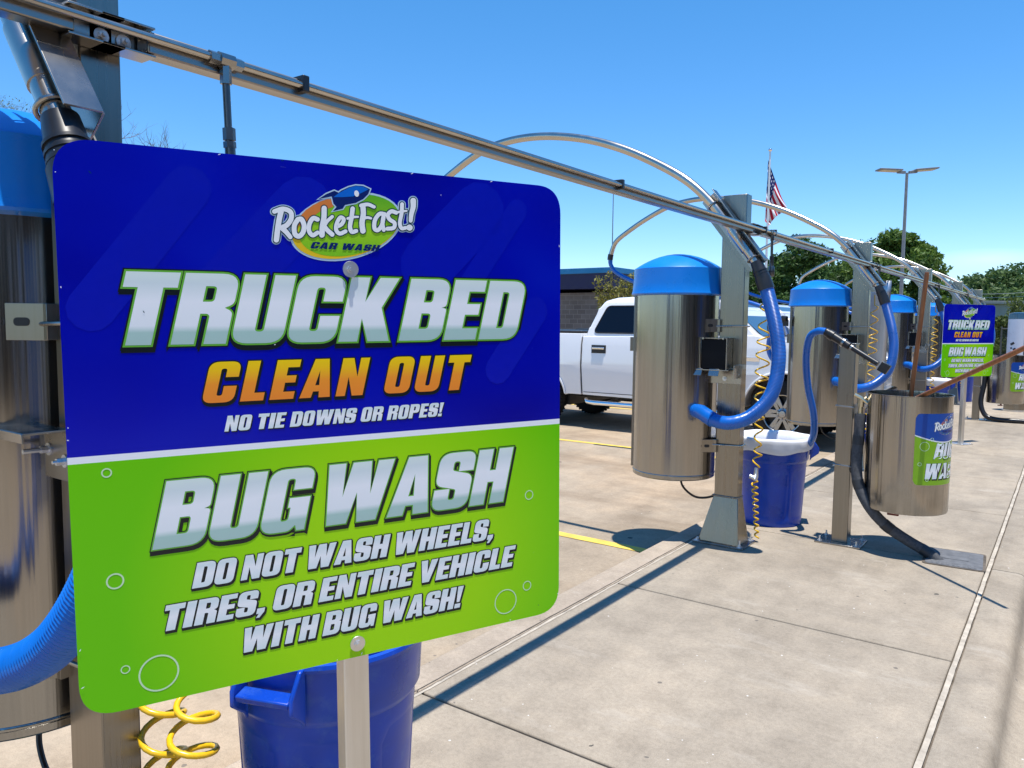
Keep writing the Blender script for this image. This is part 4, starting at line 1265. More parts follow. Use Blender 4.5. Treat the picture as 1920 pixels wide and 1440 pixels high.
# ------------------------------------------------------------------ bug-wash bucket stations
def make_bucket():
    root = empty('bucket_station', (-1.25, 5.66, 0))
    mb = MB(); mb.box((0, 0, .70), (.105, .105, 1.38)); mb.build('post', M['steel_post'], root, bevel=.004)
    mb = MB(); mb.box((0, 0, 1.394), (.112, .112, .006)); mb.build('post_cap', M['steel_bright'], root, bevel=.001)
    mb = MB(); mb.box((0, 0, .006), (.30, .24, .012))
    pl = mb.build('base_plate', M['steel_bright'], root, bevel=.002)
    for a in (-.12, .12):
        for b in (-.09, .09):
            mb = MB(); hexbolt(mb, (a, b, .012), (0, 0, 1), .010, .014); mb.lathe([(.006, .026), (.006, .045)], 8, 0, Matrix.Translation((a, b, 0)))
            mb.build('bolt', M['zinc'], pl)
    bx, by, r, zb, zt = .385, .03, .257, .30, 1.07
    TT = Matrix.Translation((bx, by, 0))
    mb = MB()
    mb.lathe([(0, zb + .004), (r - .012, zb), (r - .003, zb + .003), (r, zb + .012), (r, .5), (r, .8), (r, zt - .006), (r + .004, zt - .004), (r + .004, zt + .002), (r - .003, zt + .002), (r - .004, zt - .01), (r - .006, .6), (r - .02, zb + .02), (0, zb + .02)], 72, 0, TT)
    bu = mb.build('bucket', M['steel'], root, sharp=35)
    mb = MB()
    mb.tube([(bx - .04, by - .09, zb + .002), (bx - .04, by - .09, zb - .03)], .012, 10); mb.box((bx - .05, by - .10, zb - .035), (.07, .018, .016))
    mb.build('drain_valve', M['red_valve'], bu, bevel=.003)
    # decal wrapped on the steel, facing the drive lane
    A0 = R(-20)
    half = .235
    zlo, zhi = .505, .965
    def fn(u, v, off):
        a = A0 + u / r
        rr3 = r + .0008 + off
        return (bx + rr3 * math.cos(a), by + rr3 * math.sin(a), v)
    def patch(mb, f_lo, f_hi, off, mi, n=40):
        vs = []
        for k in range(n + 1):
            u = -half + 2 * half * k / n
            vs += [fn(u, f_lo(u), off), fn(u, f_hi(u), off)]
        mb.add(vs, [(2 * k, 2 * k + 2, 2 * k + 3, 2 * k + 1) for k in range(n)], mi)
    def corner(u, z, top):
        c = .03; e = half - abs(u)
        return 0 if e >= c else c - math.sqrt(max(0, c * c - (c - e) ** 2))
    sw = lambda u: .80 - .055 * math.cos((u + .02) / half * 1.5) + .04
    mb = MB()
    patch(mb, lambda u: zlo + corner(u, 0, 0), lambda u: zhi - corner(u, 0, 1), .0, 1)
    patch(mb, lambda u: sw(u) - .008, lambda u: sw(u) + .004, .0003, 2)
    patch(mb, lambda u: sw(u), lambda u: zhi - corner(u, 0, 1), .0006, 0)
    for (cu, cz, rr4) in ((-.175, .755, .03), (-.13, .80, .012), (-.2, .64, .012), (-.15, .54, .010), (.19, .60, .02)):
        ring(mb, cu, cz, rr4, rr4 - .003, .0006, 3, fn)
    mats = [INK['decal_blue'], INK['decal_green'], INK['white'], INK['ring'], INK['black'], INK['soft']] + [INK[k] for k in EMB]
    de = mb.build('decal', mats, bu, sharp=60, norm=False)
    mb = MB()
    letter_line(mb, 'BUG', (-.115, .115, .675, .775), [(.005, .003, -.004, 4)], 5, base=.0008, fn=fn)
    letter_line(mb, 'WASH', (-.165, .165, .545, .645), [(.005, .003, -.004, 4)], 5, base=.0008, fn=fn)
    mb.build('lettering', mats, de, smooth=False, norm=False)
    mb = MB(); emblem(mb, None, .95, (.01, .885), fn, EMB)
    mb.build('emblem', [INK[k] for k in EMB], de, smooth=False, norm=False)
    # hose clips and valve
    mb = MB()
    for z in (.96, .55):
        mb.tube([(.06, -.058, z), (-.058, -.058, z + .006), (-.058, .058, z + .004), (.06, .058, z)], .006, 8)
    mb.box((.075, -.02, .93), (.05, .006, .10))
    mb.build('clip', M['steel_bright'], root)
    mb = MB()
    mb.tube([(.10, -.05, .90), (.10, -.05, .97)], .014, 10); mb.tube([(.10, -.05, .97), (.10, -.05, 1.02)], .02, 8)
    mb.tube([(.06, -.06, 1.05), (.10, -.055, 1.03), (.15, -.05, .99)], [.012, .013, .010], 8)
    mb.tube([(.10, -.05, 1.0), (.14, -.02, 1.04), (.16, 0, 1.045)], [.012, .012, .016], 10)
    mb.build('valve', M['brass'], root)
    mb = MB(); mb.tube([(.075, -.02, .535), (.08, -.06, .535)], .035, 12); mb.build('clip_knob', M['cuff'], root)
    return root
bk0 = make_bucket()
tag(bk0, 'nearer steel bug wash bucket hung on a short square post with decal', 'bucket stand', 'bug wash buckets')
bk1 = dup(bk0)
bk1.location = (-1.24, 14.6, 0)
tag(bk1, 'farther steel bucket on a post at the right edge behind the smaller sign', 'bucket stand', 'bug wash buckets')

def grey_hose(name, path, label, mat, bands=True):
    root = empty(name, path[0])
    P = [Vector(p) - Vector(path[0]) for p in path]
    sp = resample(smooth_path(P, 12), .03)
    mb = MB()
    mb.tube(sp, [.036 + .002 * noise.noise((i * .4, 0, 0)) for i in range(len(sp))], 14)
    mb.build('insulation', mat, root)
    if bands:
        mb = MB(); n = len(sp)
        for f in (.14, .36, .62, .85):
            i = int(n * f); mb.tube(sp[i:i + 3], .0385, 14)
        mb.build('tape_band', M['tape'], root)
    tag(root, label, 'hose')
    return root
grey_hose('insulated_hose', [(-1.150, 5.61, .92), (-1.150, 5.60, .80), (-1.155, 5.58, .60), (-1.13, 5.56, .44), (-1.05, 5.54, .30), (-.95, 5.56, .19), (-.82, 5.60, .10), (-.70, 5.62, .035), (-.62, 5.62, -.03)], 'grey foam wrapped hose running from the short post into the ground box', M['foam'])
grey_hose('drain_hose', [(-1.14, 14.56, .95), (-1.14, 14.55, .6), (-1.17, 14.52, .3), (-1.10, 14.48, .10), (-.95, 14.45, .045), (-.7, 14.45, .04), (-.45, 14.5, .035)], 'black hose lying on the concrete below the farther bucket', M['cuff'], False)

# ground box beside the bucket
root = empty('ground_box', (-.555, 5.70, 0), (0, 0, R(4)))
mb = MB(); pl = rounded([(-.16, -.20, .03), (.16, -.20, .03), (.16, .20, .03), (-.16, .20, .03)])
mb.add([(x, y, .006) for x, y in pl] + [(x, y, -.002) for x, y in pl], [tuple(range(len(pl)))] + [(i, (i + 1) % len(pl), len(pl) + (i + 1) % len(pl), len(pl) + i) for i in range(len(pl))])
mb.build('lid', M['box_lid'], root)
mb = MB()
mb.box((.0, .05, .0072), (.16, .17, .003))
for k in range(9): mb.box((-.12 + .03 * k, -.15, .0072), (.014, .07, .0025))
mb.build('lid_pattern', M['box_lid'], root, bevel=.001)
pl2 = rounded([(-.176, -.216, .035), (.176, -.216, .035), (.176, .216, .035), (-.176, .216, .035)])
mb = MB()
mb.add([(x, y, .004) for x, y in pl2], [tuple(range(len(pl2)))])
mb.build('frame', M['joint'], root, smooth=False)
tag(root, 'grey plastic ground box lid set in the concrete by the bucket', 'utility box')

# broom handles standing in the nearer bucket
def broom(name, a, b, label):
    root = empty(name, a)
    A = Vector(a); B = Vector(b); d = (B - A)
    mb = MB(); mb.tube([Vector((0, 0, 0)), d * .5, d * .985, d], [.0145, .0145, .0145, .012], 14)
    mb.build('handle', M['wood'], root, sharp=50)
    q = Vector((0, 0, 1)).rotation_difference(d.normalized()).to_matrix()
    mb = MB(); mb.box(q @ Vector((0, 0, .02)), (.20, .055, .045), rot=q); mb.build('brush_block', M['wood'], root, bevel=.006)
    mb = MB()
    rn = random.Random(2)
    for k in range(120):
        p = Vector((rn.uniform(-.09, .09), rn.uniform(-.022, .022), -.002)); mb.tube([q @ p, q @ (p + Vector((rn.uniform(-.01, .01), rn.uniform(-.01, .01), -.05)))], .0022, 4)
    mb.build('bristles', M['cuff'], root)
    tag(root, label, 'broom', 'brooms in the bucket')
broom('broom', (-.90, 5.66, .40), (-.775, 5.50, 1.86), 'upright brown broom handle standing in the nearer bucket')
broom('broom', (-1.06, 5.816, .90), (-.06, 4.76, 1.50), 'slanted brown broom handle leaning out of the nearer bucket to the right')

# wash wand lying on top of the short post with its blue hose
root = empty('vacuum_wand', (-1.25, 5.60, 1.40))
def wl(p): return Vector(p) - Vector((-1.25, 5.60, 1.40))
a, b = Vector((-1.385, 5.56, 1.475)), Vector((-.995, 5.50, 1.245))
mb = MB()
mb.tube([wl(a), wl(a.lerp(b, .42))], [.030, .026], 16); mb.tube([wl(a.lerp(b, .06)), wl(a.lerp(b, .14))], .034, 16)
mb.tube([wl(a.lerp(b, .42)), wl(a.lerp(b, .9))], .0175, 14)
mb.box(wl(b), (.06, .05, .065), rot=Matrix.Rotation(R(30), 3, 'Y'))
mb.build('wand_tube', M['cuff'], root, bevel=.003)
mb = MB(); mb.tube([wl(a.lerp(b, .30)), wl(a.lerp(b, .335))], .0325, 16); mb.tube([wl(a.lerp(b, .44)), wl(a.lerp(b, .47))], .021, 14)
mb.build('ring', M['steel_bright'], root)
hp = [(-1.385, 5.56, 1.475), (-1.44, 5.57, 1.478), (-1.50, 5.59, 1.43), (-1.525, 5.62, 1.28), (-1.515, 5.66, 1.08), (-1.485, 5.72, .88), (-1.50, 5.80, .72), (-1.58, 5.95, .62), (-1.70, 6.15, .57), (-1.84, 6.34, .47), (-1.95, 6.45, .30), (-2.0, 6.50, .12), (-2.02, 6.53, .03)]
mb = MB(); mb.tube(resample([wl(p) for p in smooth_path(hp, 10)], .025), .025, 14)
mb.build('hose', M['hose'], root)
tag(root, 'black vacuum wand with thin blue hose resting on the short post', 'vacuum wand')

# tall curved steel sheet between the stations
root = empty('curved_steel_sheet', (-1.86, 9.62, 0))
mb = MB(); n = 14
vs = []
for k in range(n + 1):
    t = k / n
    z = .10 + 1.93 * t
    wv = .035 * math.sin(t * PI * 1.1)
    for j in range(7):
        s_ = j / 6
        vs.append((-.13 + .28 * s_ - .07 * (1 - t) + (.02 * (1 - t)) , -.02 + wv + .05 * s_ * s_ - .02 * s_ * math.sin(t * 3), z))
mb.add(vs, [(i * 7 + j, i * 7 + j + 1, (i + 1) * 7 + j + 1, (i + 1) * 7 + j) for i in range(n) for j in range(6)])
o = mb.build('sheet', M['sheet'], root)
so2 = o.modifiers.new('thick', 'SOLIDIFY'); so2.thickness = .008
mb = MB(); mb.box((-.05, .06, .35), (.05, .05, .70)); mb.box((-.05, .06, .005), (.2, .2, .01)); mb.build('support_post', M['alu'], root, bevel=.002)
tag(root, 'tall curved pale steel sheet standing behind the blue hose of the third station', 'steel sheet')

# tall round steel drum with a white label at the far right of the island
root = empty('steel_drum', (-.80, 16.6, 0))
mb = MB(); mb.lathe([(.17, .03), (.185, .035), (.185, 1.74), (.175, 1.765), (.10, 1.78), (0, 1.785)], 40); mb.build('body', M['steel_post'], root)
mb = MB(); n = 20; vs = []
for k in range(n + 1):
    a = R(-178 + 112 * k / n)
    vs += [(.187 * math.cos(a), .187 * math.sin(a), .55), (.187 * math.cos(a), .187 * math.sin(a), 1.66)]
mb.add(vs, [(2 * k, 2 * k + 2, 2 * k + 3, 2 * k + 1) for k in range(n)])
la = mb.build('label_sheet', M['white_panel'], root, norm=False)
mb = MB()
for (dg, z, a, b) in ((-120, 1.22, .07, .04), (-108, 1.12, .05, .04), (-132, 1.06, .05, .03), (-115, .98, .04, .03), (-126, 1.14, .03, .03)):
    mb.box((.188 * math.cos(R(dg)), .188 * math.sin(R(dg)), z), (.003, a, b), rot=Matrix.Rotation(R(dg), 3, 'Z') @ Matrix.Rotation(R(30), 3, 'X'))
mb.build('print_mark', M['black_trim'], la)
mb = MB(); mb.lathe([(.21, 0), (.21, .03), (0, .03)], 32); mb.build('base_plate', M['alu'], root)
tag(root, 'round steel drum with white label sheet right of the smaller sign', 'drum')

# ------------------------------------------------------------------ the white pickup truck (x forward, y left, z up, origin below the front axle)
def tall(z):
    # half width of the body side at height z
    pts = [(.40, .93), (.55, .955), (.80, .985), (.98, 1.005), (1.06, .998), (1.30, .985), (1.43, .955), (1.55, .94)]
    for (a, wa), (b, wb) in zip(pts[:-1], pts[1:]):
        if z <= b: return wa + (wb - wa) * max(0, (z - a)) / (b - a)
    return .94
def cabw(z): return .945 - .16 * (z - 1.42) / .62 - (.06 * max(0, (z - 1.95)) / .1)
def arch(cx, r, n=14, z0=.46, zc=.46):
    a0 = math.asin(max(-1, min(1, (z0 - zc) / r)))
    return [(cx + r * math.cos(a0 + (PI - 2 * a0) * k / n), zc + r * math.sin(a0 + (PI - 2 * a0) * k / n)) for k in range(n + 1)]
def shell(name, poly, mat, parent, wfun, cuts, bevel=.025):
    bm = bmesh.new()
    vs = [bm.verts.new((x, -1, z)) for x, z in poly]
    f = bm.faces.new(vs)
    ext = bmesh.ops.extrude_face_region(bm, geom=[f])
    for e in ext['geom']:
        if isinstance(e, bmesh.types.BMVert): e.co.y = 1
    for z in cuts:
        bmesh.ops.bisect_plane(bm, geom=bm.verts[:] + bm.edges[:] + bm.faces[:], plane_co=(0, 0, z), plane_no=(0, 0, 1))
    for v in bm.verts: v.co.y = math.copysign(wfun(v.co.z), v.co.y)
    bmesh.ops.recalc_face_normals(bm, faces=bm.faces)
    me = bpy.data.meshes.new(name); bm.to_mesh(me); bm.free()
    me.materials.append(mat)
    me.polygons.foreach_set('use_smooth', [True] * len(me.polygons))
    me.set_sharp_from_angle(angle=R(30))
    o = bpy.data.objects.new(name, me); col.objects.link(o); o.parent = parent
    if bevel:
        b = o.modifiers.new('bevel', 'BEVEL'); b.width = bevel; b.segments = 3; b.limit_method = 'ANGLE'; b.angle_limit = R(35)
    return o
def side_poly(mb, poly, wfun, off, mat=0, both=True):
    for sg in ((1, -1) if both else (1,)):
        cs = [Vector((x, z, 0)) for x, z in poly]
        tri = tessellate_polygon([cs])
        mb.add([(p.x, sg * (wfun(p.y) + off), p.y) for p in cs], [tuple(t) for t in tri], mat)
def make_truck():
    t = empty('pickup_truck')
    WB = 3.95; hz = .455
    cuts = [.55, .80, .98, 1.06, 1.30]
    # front clip and cab lower body
    poly = [(.95, .58), (.97, .80), (.95, 1.10), (.88, 1.28), (.70, 1.36), (.0, 1.43), (-.42, 1.49), (-3.10, 1.43), (-3.10, .52)] + [(-.62, .50)] + arch(0, .545, 14, .50, hz)[::-1][:] + [(.56, .56)]
    # arch list runs right to left; we need left to right here
    body = shell('body', poly, M['white_paint'], t, tall, cuts)
    bed = shell('bed', [(-3.125, .52), (-3.125, 1.475), (-5.25, 1.475), (-5.25, .62), (-4.62, .56)] + arch(-WB, .53, 14, .50, hz)[::-1] + [(-3.36, .52)], M['white_paint'], t, tall, cuts, .02)
    mb = MB(); mb.box((-4.19, 0, 1.50), (2.10, 1.86, .03)); mb.build('bed_cover', M['black_trim'], bed, bevel=.012)
    cab = shell('cab', [(-3.09, 1.40), (-3.02, 1.56), (-2.90, 1.86), (-2.80, 1.985), (-2.62, 2.03), (-1.9, 2.06), (-1.15, 2.035), (-.98, 1.98), (-.80, 1.86), (-.42, 1.52), (-.25, 1.42)], M['white_paint'], t, cabw, [1.56, 1.72, 1.86, 1.95], .03)
    # side glass
    mb = MB(); wf = lambda z: cabw(z)
    rw = rounded([(-2.93, 1.49, .05), (-1.86, 1.49, .03), (-1.86, 1.90, .03), (-2.74, 1.90, .10)], 5)
    fw_ = rounded([(-1.74, 1.49, .03), (-.62, 1.49, .04), (-1.02, 1.90, .06), (-1.74, 1.90, .03)], 5)
    side_poly(mb, rw, wf, .006); side_poly(mb, fw_, wf, .006)
    gl = mb.build('side_glass', M['glass'], cab, smooth=False)
    mb = MB()
    for poly_ in (rw, fw_):
        for sg in (1, -1):
            P = [Vector((x, sg * (cabw(z) + .006), z)) for x, z in poly_]
            mb.tube(P + [P[0], P[1]], .010, 6, caps=False)
    mb.build('window_trim', M['black_trim'], cab)
    # windscreen and rear glass, lying on the slopes
    mb = MB()
    def slope(x0, z0, x1, z1, w0, w1, off):
        d = Vector((z1 - z0, 0, -(x1 - x0))).normalized(); d = d if d.z > 0 else -d
        q = [Vector((x0, -w0, z0)), Vector((x0, w0, z0)), Vector((x1, w1, z1)), Vector((x1, -w1, z1))]
        mb.add([p + d * off for p in q], [(0, 1, 2, 3)])
    slope(-.36, 1.475, -.96, 1.968, .80, .72, .012)
    mb.build('windscreen', M['glass_front'], cab, smooth=False)
    mb = MB()
    mb.add([(-3.035, -.70, 1.56), (-3.035, .70, 1.56), (-2.915, .62, 1.86), (-2.915, -.62, 1.86)], [(0, 1, 2, 3)])
    mb.build('rear_glass', M['glass'], cab, smooth=False)
    mb = MB()
    for yy in (-.5, .15): mb.tube([(-.35, yy, 1.50), (-.50, yy + .35, 1.61), (-.55, yy + .55, 1.66)], .009, 6)
    mb.box((-.36, 0, 1.478), (.16, 1.55, .02))
    mb.build('wiper', M['black_trim'], cab)
    # doors: seams and handles
    mb = MB()
    for x in (-3.108, -1.80, -.60):
        for sg in (1, -1):
            P = [(x, sg * (tall(z) + .0008), z) for z in (.54, .7, .8, .98, 1.06, 1.2, 1.3, 1.42)]
            mb.tube(P, .0055, 6)
    for sg in (1, -1): mb.tube([(x, sg * (tall(.565) + .001), .565) for x in (-3.08, -1.8, -.62)], .005, 6)
    mb.build('door_seam', M['black_trim'], body)
    for x in (-2.80, -1.52):
        for sg in (1, -1):
            mb = MB(); mb.box((x, sg * (tall(1.24) + .004), 1.24), (.25, .012, .125)); hh_ = mb.build('door_handle', M['black_trim'], body, bevel=.004)
            mb = MB(); mb.box((x, sg * (tall(1.24) + .022), 1.255), (.21, .022, .035)); mb.build('handle_bar', M['chrome'], hh_, bevel=.008)
    # mirrors
    for sg in (1, -1):
        mb = MB(); mb.box((-.72, sg * 1.12, 1.58), (.14, .24, .24)); mi_ = mb.build('mirror', M['white_paint'], t, bevel=.05, seg=4)
        mb = MB(); mb.box((-.70, sg * 1.0, 1.50), (.06, .16, .05)); mb.build('mirror_arm', M['black_trim'], mi_, bevel=.01)
    # fender flare lips, vent badge
    mb = MB()
    for cx_, r in ((0, .555), (-WB, .54)):
        for sg in (1, -1):
            P = [(x, sg * (tall(z) + .006), z) for x, z in arch(cx_, r, 20, .52, hz)]
            mb.tube(P, .018, 8)
    mb.build('wheel_arch_lip', M['white_paint'], body)
    mb = MB()
    for sg in (1, -1): mb.box((-.47, sg * (tall(1.17) + .003), 1.17), (.30, .010, .055))
    mb.build('fender_vent', M['chrome'], body, bevel=.004)
    # inner wells and chassis (dark)
    mb = MB()
    mb.box((-2.0, 0, .58), (5.6, 1.20, .22)); mb.box((0, 0, .62), (1.0, 1.5, .6)); mb.box((-WB, 0, .62), (1.0, 1.5, .6))
    mb.box((-2.15, 0, .50), (4.2, .9, .12)); mb.tube([(-WB, -.8, hz), (-WB, .8, hz)], .07, 10); mb.lathe([(.02, -.14), (.15, -.06), (.15, .06), (.02, .14)], 14, 0, Matrix.Translation((-WB, 0, hz)))
    mb.build('chassis', M['black_trim'], t)
    # running boards
    for sg in (1, -1):
        mb = MB(); mb.tube([(-3.05, sg * .92, .44), (-2.98, sg * .985, .415), (-2.85, sg * 1.0, .41), (-.85, sg * 1.0, .41), (-.72, sg * .985, .415), (-.65, sg * .92, .44)], .038, 14)
        rb = mb.build('running_board', M['chrome'], t)
        mb = MB()
        for x in (-2.6, -1.7, -.95): mb.box((x, sg * .83, .44), (.06, .32, .04))
        mb.build('board_bracket', M['black_trim'], rb)
    # wheels
    for (x, sg) in ((0, 1), (0, -1), (-WB, 1), (-WB, -1)):
        Tm = Matrix.Translation((x, sg * .855, hz)) @ Matrix.Rotation(R(-90) * sg, 4, 'X')
        hub = empty('wheel', (x, sg * .855, hz)); hub.parent = t
        Tl = Matrix.Rotation(R(-90) * sg, 4, 'X')
        mb = MB(); mb.lathe([(.255, -.12), (.33, -.135), (.40, -.128), (.440, -.10), (.452, -.05), (.454, 0), (.452, .05), (.440, .10), (.40, .128), (.33, .135), (.262, .125), (.25, .05), (.25, -.08)], 48, 0, Tl, closed=True)
        for k in range(44):
            a = 2 * PI * k / 44
            for s2 in (-1, 1):
                mb.box(Tl @ Vector((.446 * math.cos(a + s2 * .03), .446 * math.sin(a + s2 * .03), s2 * .065)), (.035, .022, .06), rot=(Tl.to_3x3() @ Matrix.Rotation(a, 3, 'Z')))
        mb.build('tyre', M['tyre'], hub, sharp=45)
        mb = MB(); mb.lathe([(.256, .126), (.262, .132), (.245, .128), (.238, .10), (.236, .0)], 48, 0, Tl, closed=True)
        for k in range(6):
            a = 2 * PI * k / 6
            q = Tl.to_3x3() @ Matrix.Rotation(a, 3, 'Z')
            for s2 in (-.16, .16):
                mb.box(Tl @ (Matrix.Rotation(a + s2, 4, 'Z') @ Vector((.16, 0, .085))), (.17, .062, .04), rot=(Tl.to_3x3() @ Matrix.Rotation(a + s2 * .6, 3, 'Z')))
        mb.lathe([(.0, .13), (.045, .128), (.055, .11), (.09, .10), (.095, .07), (0, .07)], 24, 0, Tl)
        for k in range(6):
            a = 2 * PI * (k + .5) / 6
            mb.lathe([(.011, .10), (.011, .118), (0, .122)], 6, 0, Tl @ Matrix.Translation((.07 * math.cos(a), .07 * math.sin(a), 0)))
        mb.build('rim', M['rim'], hub, bevel=.004, sharp=40)
        mb = MB(); mb.lathe([(0, .0), (.235, .0), (.235, .02), (0, .02)], 24, 0, Tl); mb.build('brake_disc', M['black_trim'], hub)
    # nose
    mb = MB(); mb.box((.965, 0, 1.02), (.04, 1.25, .30)); gr = mb.build('grille', M['chrome'], t, bevel=.015)
    mb = MB()
    for k in range(3): mb.box((.988, 0, .93 + .09 * k), (.02, 1.12, .045))
    mb.build('grille_slot', M['black_trim'], gr)
    mb = MB(); mb.box((.98, 0, .66), (.16, 1.9, .22)); mb.build('front_bumper', M['chrome'], t, bevel=.04)
    for sg in (1, -1):
        mb = MB(); mb.box((.93, sg * .79, 1.05), (.10, .32, .30)); mb.build('headlight', M['clear_lens'], t, bevel=.03)
        mb = MB(); mb.box((-5.25, sg * .88, 1.15), (.06, .16, .42)); mb.build('taillight', M['red_lens'], t, bevel=.02)
    mb = MB(); mb.box((-5.34, 0, .62), (.18, 1.9, .18)); mb.build('rear_bumper', M['chrome'], t, bevel=.03)
    return t
trk = make_truck()
trk.location = (-3.08, 11.30, LOT)
tag(trk, 'white crew cab pickup truck parked behind the second station', 'truck', 'white pickups in the stalls')
tr2 = dup(trk)
tr2.location = (-3.6, 15.4, LOT)
tag(tr2, 'white pickup farther down the row, glimpsed between the third station post and the curved sheet', 'truck', 'white pickups in the stalls')

# ------------------------------------------------------------------ background
def at(px, py, Z):
    # world point seen at a photograph position, Z metres in front of the camera
    return EYE + (FW + RT * (px - 960) / FPX - UP * (py - 720) / FPX) * Z
def gat(px, Z):
    p = at(px, 720, Z); return Vector((p.x, p.y, LOT))

def leaves(name, mat, pts, size, parent, rn, tints=None, squash=.7):
    vs = []; fs = []; tv = []
    for i, p in enumerate(pts):
        s_ = size * rn.uniform(.6, 1.35)
        n_ = Vector((rn.gauss(0, 1), rn.gauss(0, 1), rn.gauss(.5, 1))).normalized()
        a = n_.orthogonal().normalized(); b = n_.cross(a)
        th = rn.uniform(0, 6.28); a, b = a * math.cos(th) + b * math.sin(th), b * math.cos(th) - a * math.sin(th)
        o = len(vs)
        vs += [p - a * s_, p - b * s_ * .45 + n_ * s_ * .12, p + a * s_, p + b * s_ * .45 + n_ * s_ * .12]
        fs.append((o, o + 1, o + 2, o + 3))
        t = (tints[i] if tints else rn.random()); tv += [t] * 4
    me = bpy.data.meshes.new(name)
    me.from_pydata([tuple(v) for v in vs], [], fs)
    me.materials.append(mat)
    at_ = me.attributes.new('tint', 'FLOAT', 'POINT'); at_.data.foreach_set('value', tv)
    o = bpy.data.objects.new(name, me); col.objects.link(o); o.parent = parent
    return o

def branch(mb, p, d, L, r, depth, rn, tips, spread=.55, up=.25, mid=None):
    n = 5; pts = [p]; rs = [r]
    q = p.copy(); dd = d.copy()
    for k in range(n):
        dd = (dd + Vector((rn.gauss(0, .13), rn.gauss(0, .13), rn.gauss(.02, .1)))).normalized()
        q = q + dd * L / n; pts.append(q.copy()); rs.append(r * (1 - .45 * (k + 1) / n))
    mb.tube(pts, rs, 7 if r > .05 else 5, caps=False)
    if mid is not None and depth <= 1: mid += pts[2:]
    if depth == 0: tips.append(q.copy()); return
    for k in range(rn.choice((2, 3, 3))):
        nd_ = (dd + Vector((rn.gauss(0, spread), rn.gauss(0, spread), rn.gauss(up, spread * .5)))).normalized()
        branch(mb, pts[rn.choice((3, 4, 5))].copy(), nd_, L * rn.uniform(.6, .82), r * .55, depth - 1, rn, tips, spread, up, mid)

def tree(name, base, h, rx, mat, label, group=None, leaf=.16, n=9000, seed=1, trunk_h=.3, cat='tree', nclump=46, lobes=None):
    rn = random.Random(seed)
    root = empty(name, base)
    mb = MB(); tips = []
    branch(mb, Vector((0, 0, 0)), Vector((0, 0, 1)), h * trunk_h, h * .028, 0, rn, tips)
    top = tips[0]; tips = []
    for k in range(6):
        a = 2 * PI * k / 6 + rn.random()
        branch(mb, top * rn.uniform(.8, 1), Vector((math.cos(a) * .8, math.sin(a) * .8, rn.uniform(.5, 1.2))).normalized(), h * .26, h * .014, 1, rn, tips)
    mb.build('trunk', M['bark'], root)
    # crown: clumps of leaves on an uneven shell and inside
    zc = h * (trunk_h + 1) / 2 - .02 * h; rz = h * (1 - trunk_h) / 2 + .06 * h
    cl = []
    for k in range(nclump):
        th = rn.uniform(0, 2 * PI); cz = rn.uniform(-1, 1); rad = rn.uniform(.35, 1) ** .5
        sq = math.sqrt(1 - cz * cz)
        f = 1 + .28 * noise.noise((math.cos(th) * 1.4 + seed, math.sin(th) * 1.4, cz * 1.6))
        c = Vector((math.cos(th) * sq * rx * rad * f * .86, math.sin(th) * sq * rx * rad * f * .86, zc + cz * rz * rad * f * .86))
        cl.append((c, rn.uniform(.16, .30) * rx * (1.0 if rad > .6 else 1.3), rn.random()))
    pts = []; tn = []
    per = n // nclump
    for c, r, t in cl:
        for k in range(per):
            v = Vector((rn.gauss(0, 1), rn.gauss(0, 1), rn.gauss(0, 1))).normalized() * (rn.random() ** .45) * r
            v.z *= .72
            pts.append(c + v); tn.append(max(0, min(1, .25 + .5 * t * .9 + rn.gauss(0, .18))))
    leaves('crown', mat, pts, leaf, root, rn, tn)
    tag(root, label, cat, group)
    return root

# trees behind the truck and stations
def htop(px, py, Z): return at(px, py, Z).z - LOT
TG = 'big trees behind the stations'
tree('shade_tree', gat(1512, 46), htop(1530, 462, 46), 4.3, M['leaf_dark'], 'dark green rounded tree behind the flagpole and third station', TG, .15, 19000, 3, .12, nclump=60)
tree('shade_tree', gat(1425, 50), htop(1435, 492, 50), 2.9, M['leaf_dark'], 'lower dark tree directly right of the second station post', TG, .15, 10000, 4, .10)
tree('shade_tree', gat(1660, 44), htop(1690, 418, 44), 3.1, M['leaf_mid'], 'tallest bright green tree behind the lamp post', TG, .15, 20000, 5, .12, nclump=60)
tree('shade_tree', gat(1745, 60), htop(1765, 512, 60), 2.8, M['leaf_mid'], 'smaller green tree beside the tallest tree, to its right', TG, .17, 8000, 8, .10)
tree('shade_tree', gat(1585, 58), htop(1600, 468, 58), 4.8, M['leaf_dark'], 'dark tree filling the gap between the two biggest trees', TG, .17, 14000, 9, .10)
FG = 'distant trees on the wooded rise'
FARL = ['distant rounded treetop nearest the tall green tree', 'distant low treetop second from the left on the wooded rise', 'distant tree with a raised domed top above the power lines', 'distant tree behind the power lines, right of the domed treetop', 'distant broad tree third from the right frame edge', 'distant taller tree at the right frame edge', 'distant tree cut by the right frame edge', 'distant lower tree in front of the taller right edge tree']
for i, (px, py, Z, rx) in enumerate(((1795, 518, 105, 6), (1815, 516, 112, 7), (1842, 507, 105, 6.5), (1868, 514, 110, 7), (1888, 513, 118, 7), (1906, 498, 100, 6.5), (1935, 494, 98, 7), (1897, 530, 92, 6))):
    tree('distant_tree', gat(px, Z), htop(px, py, Z), rx, M['leaf_far'], FARL[i], FG, .34, 3600, 20 + i, .06, nclump=36)
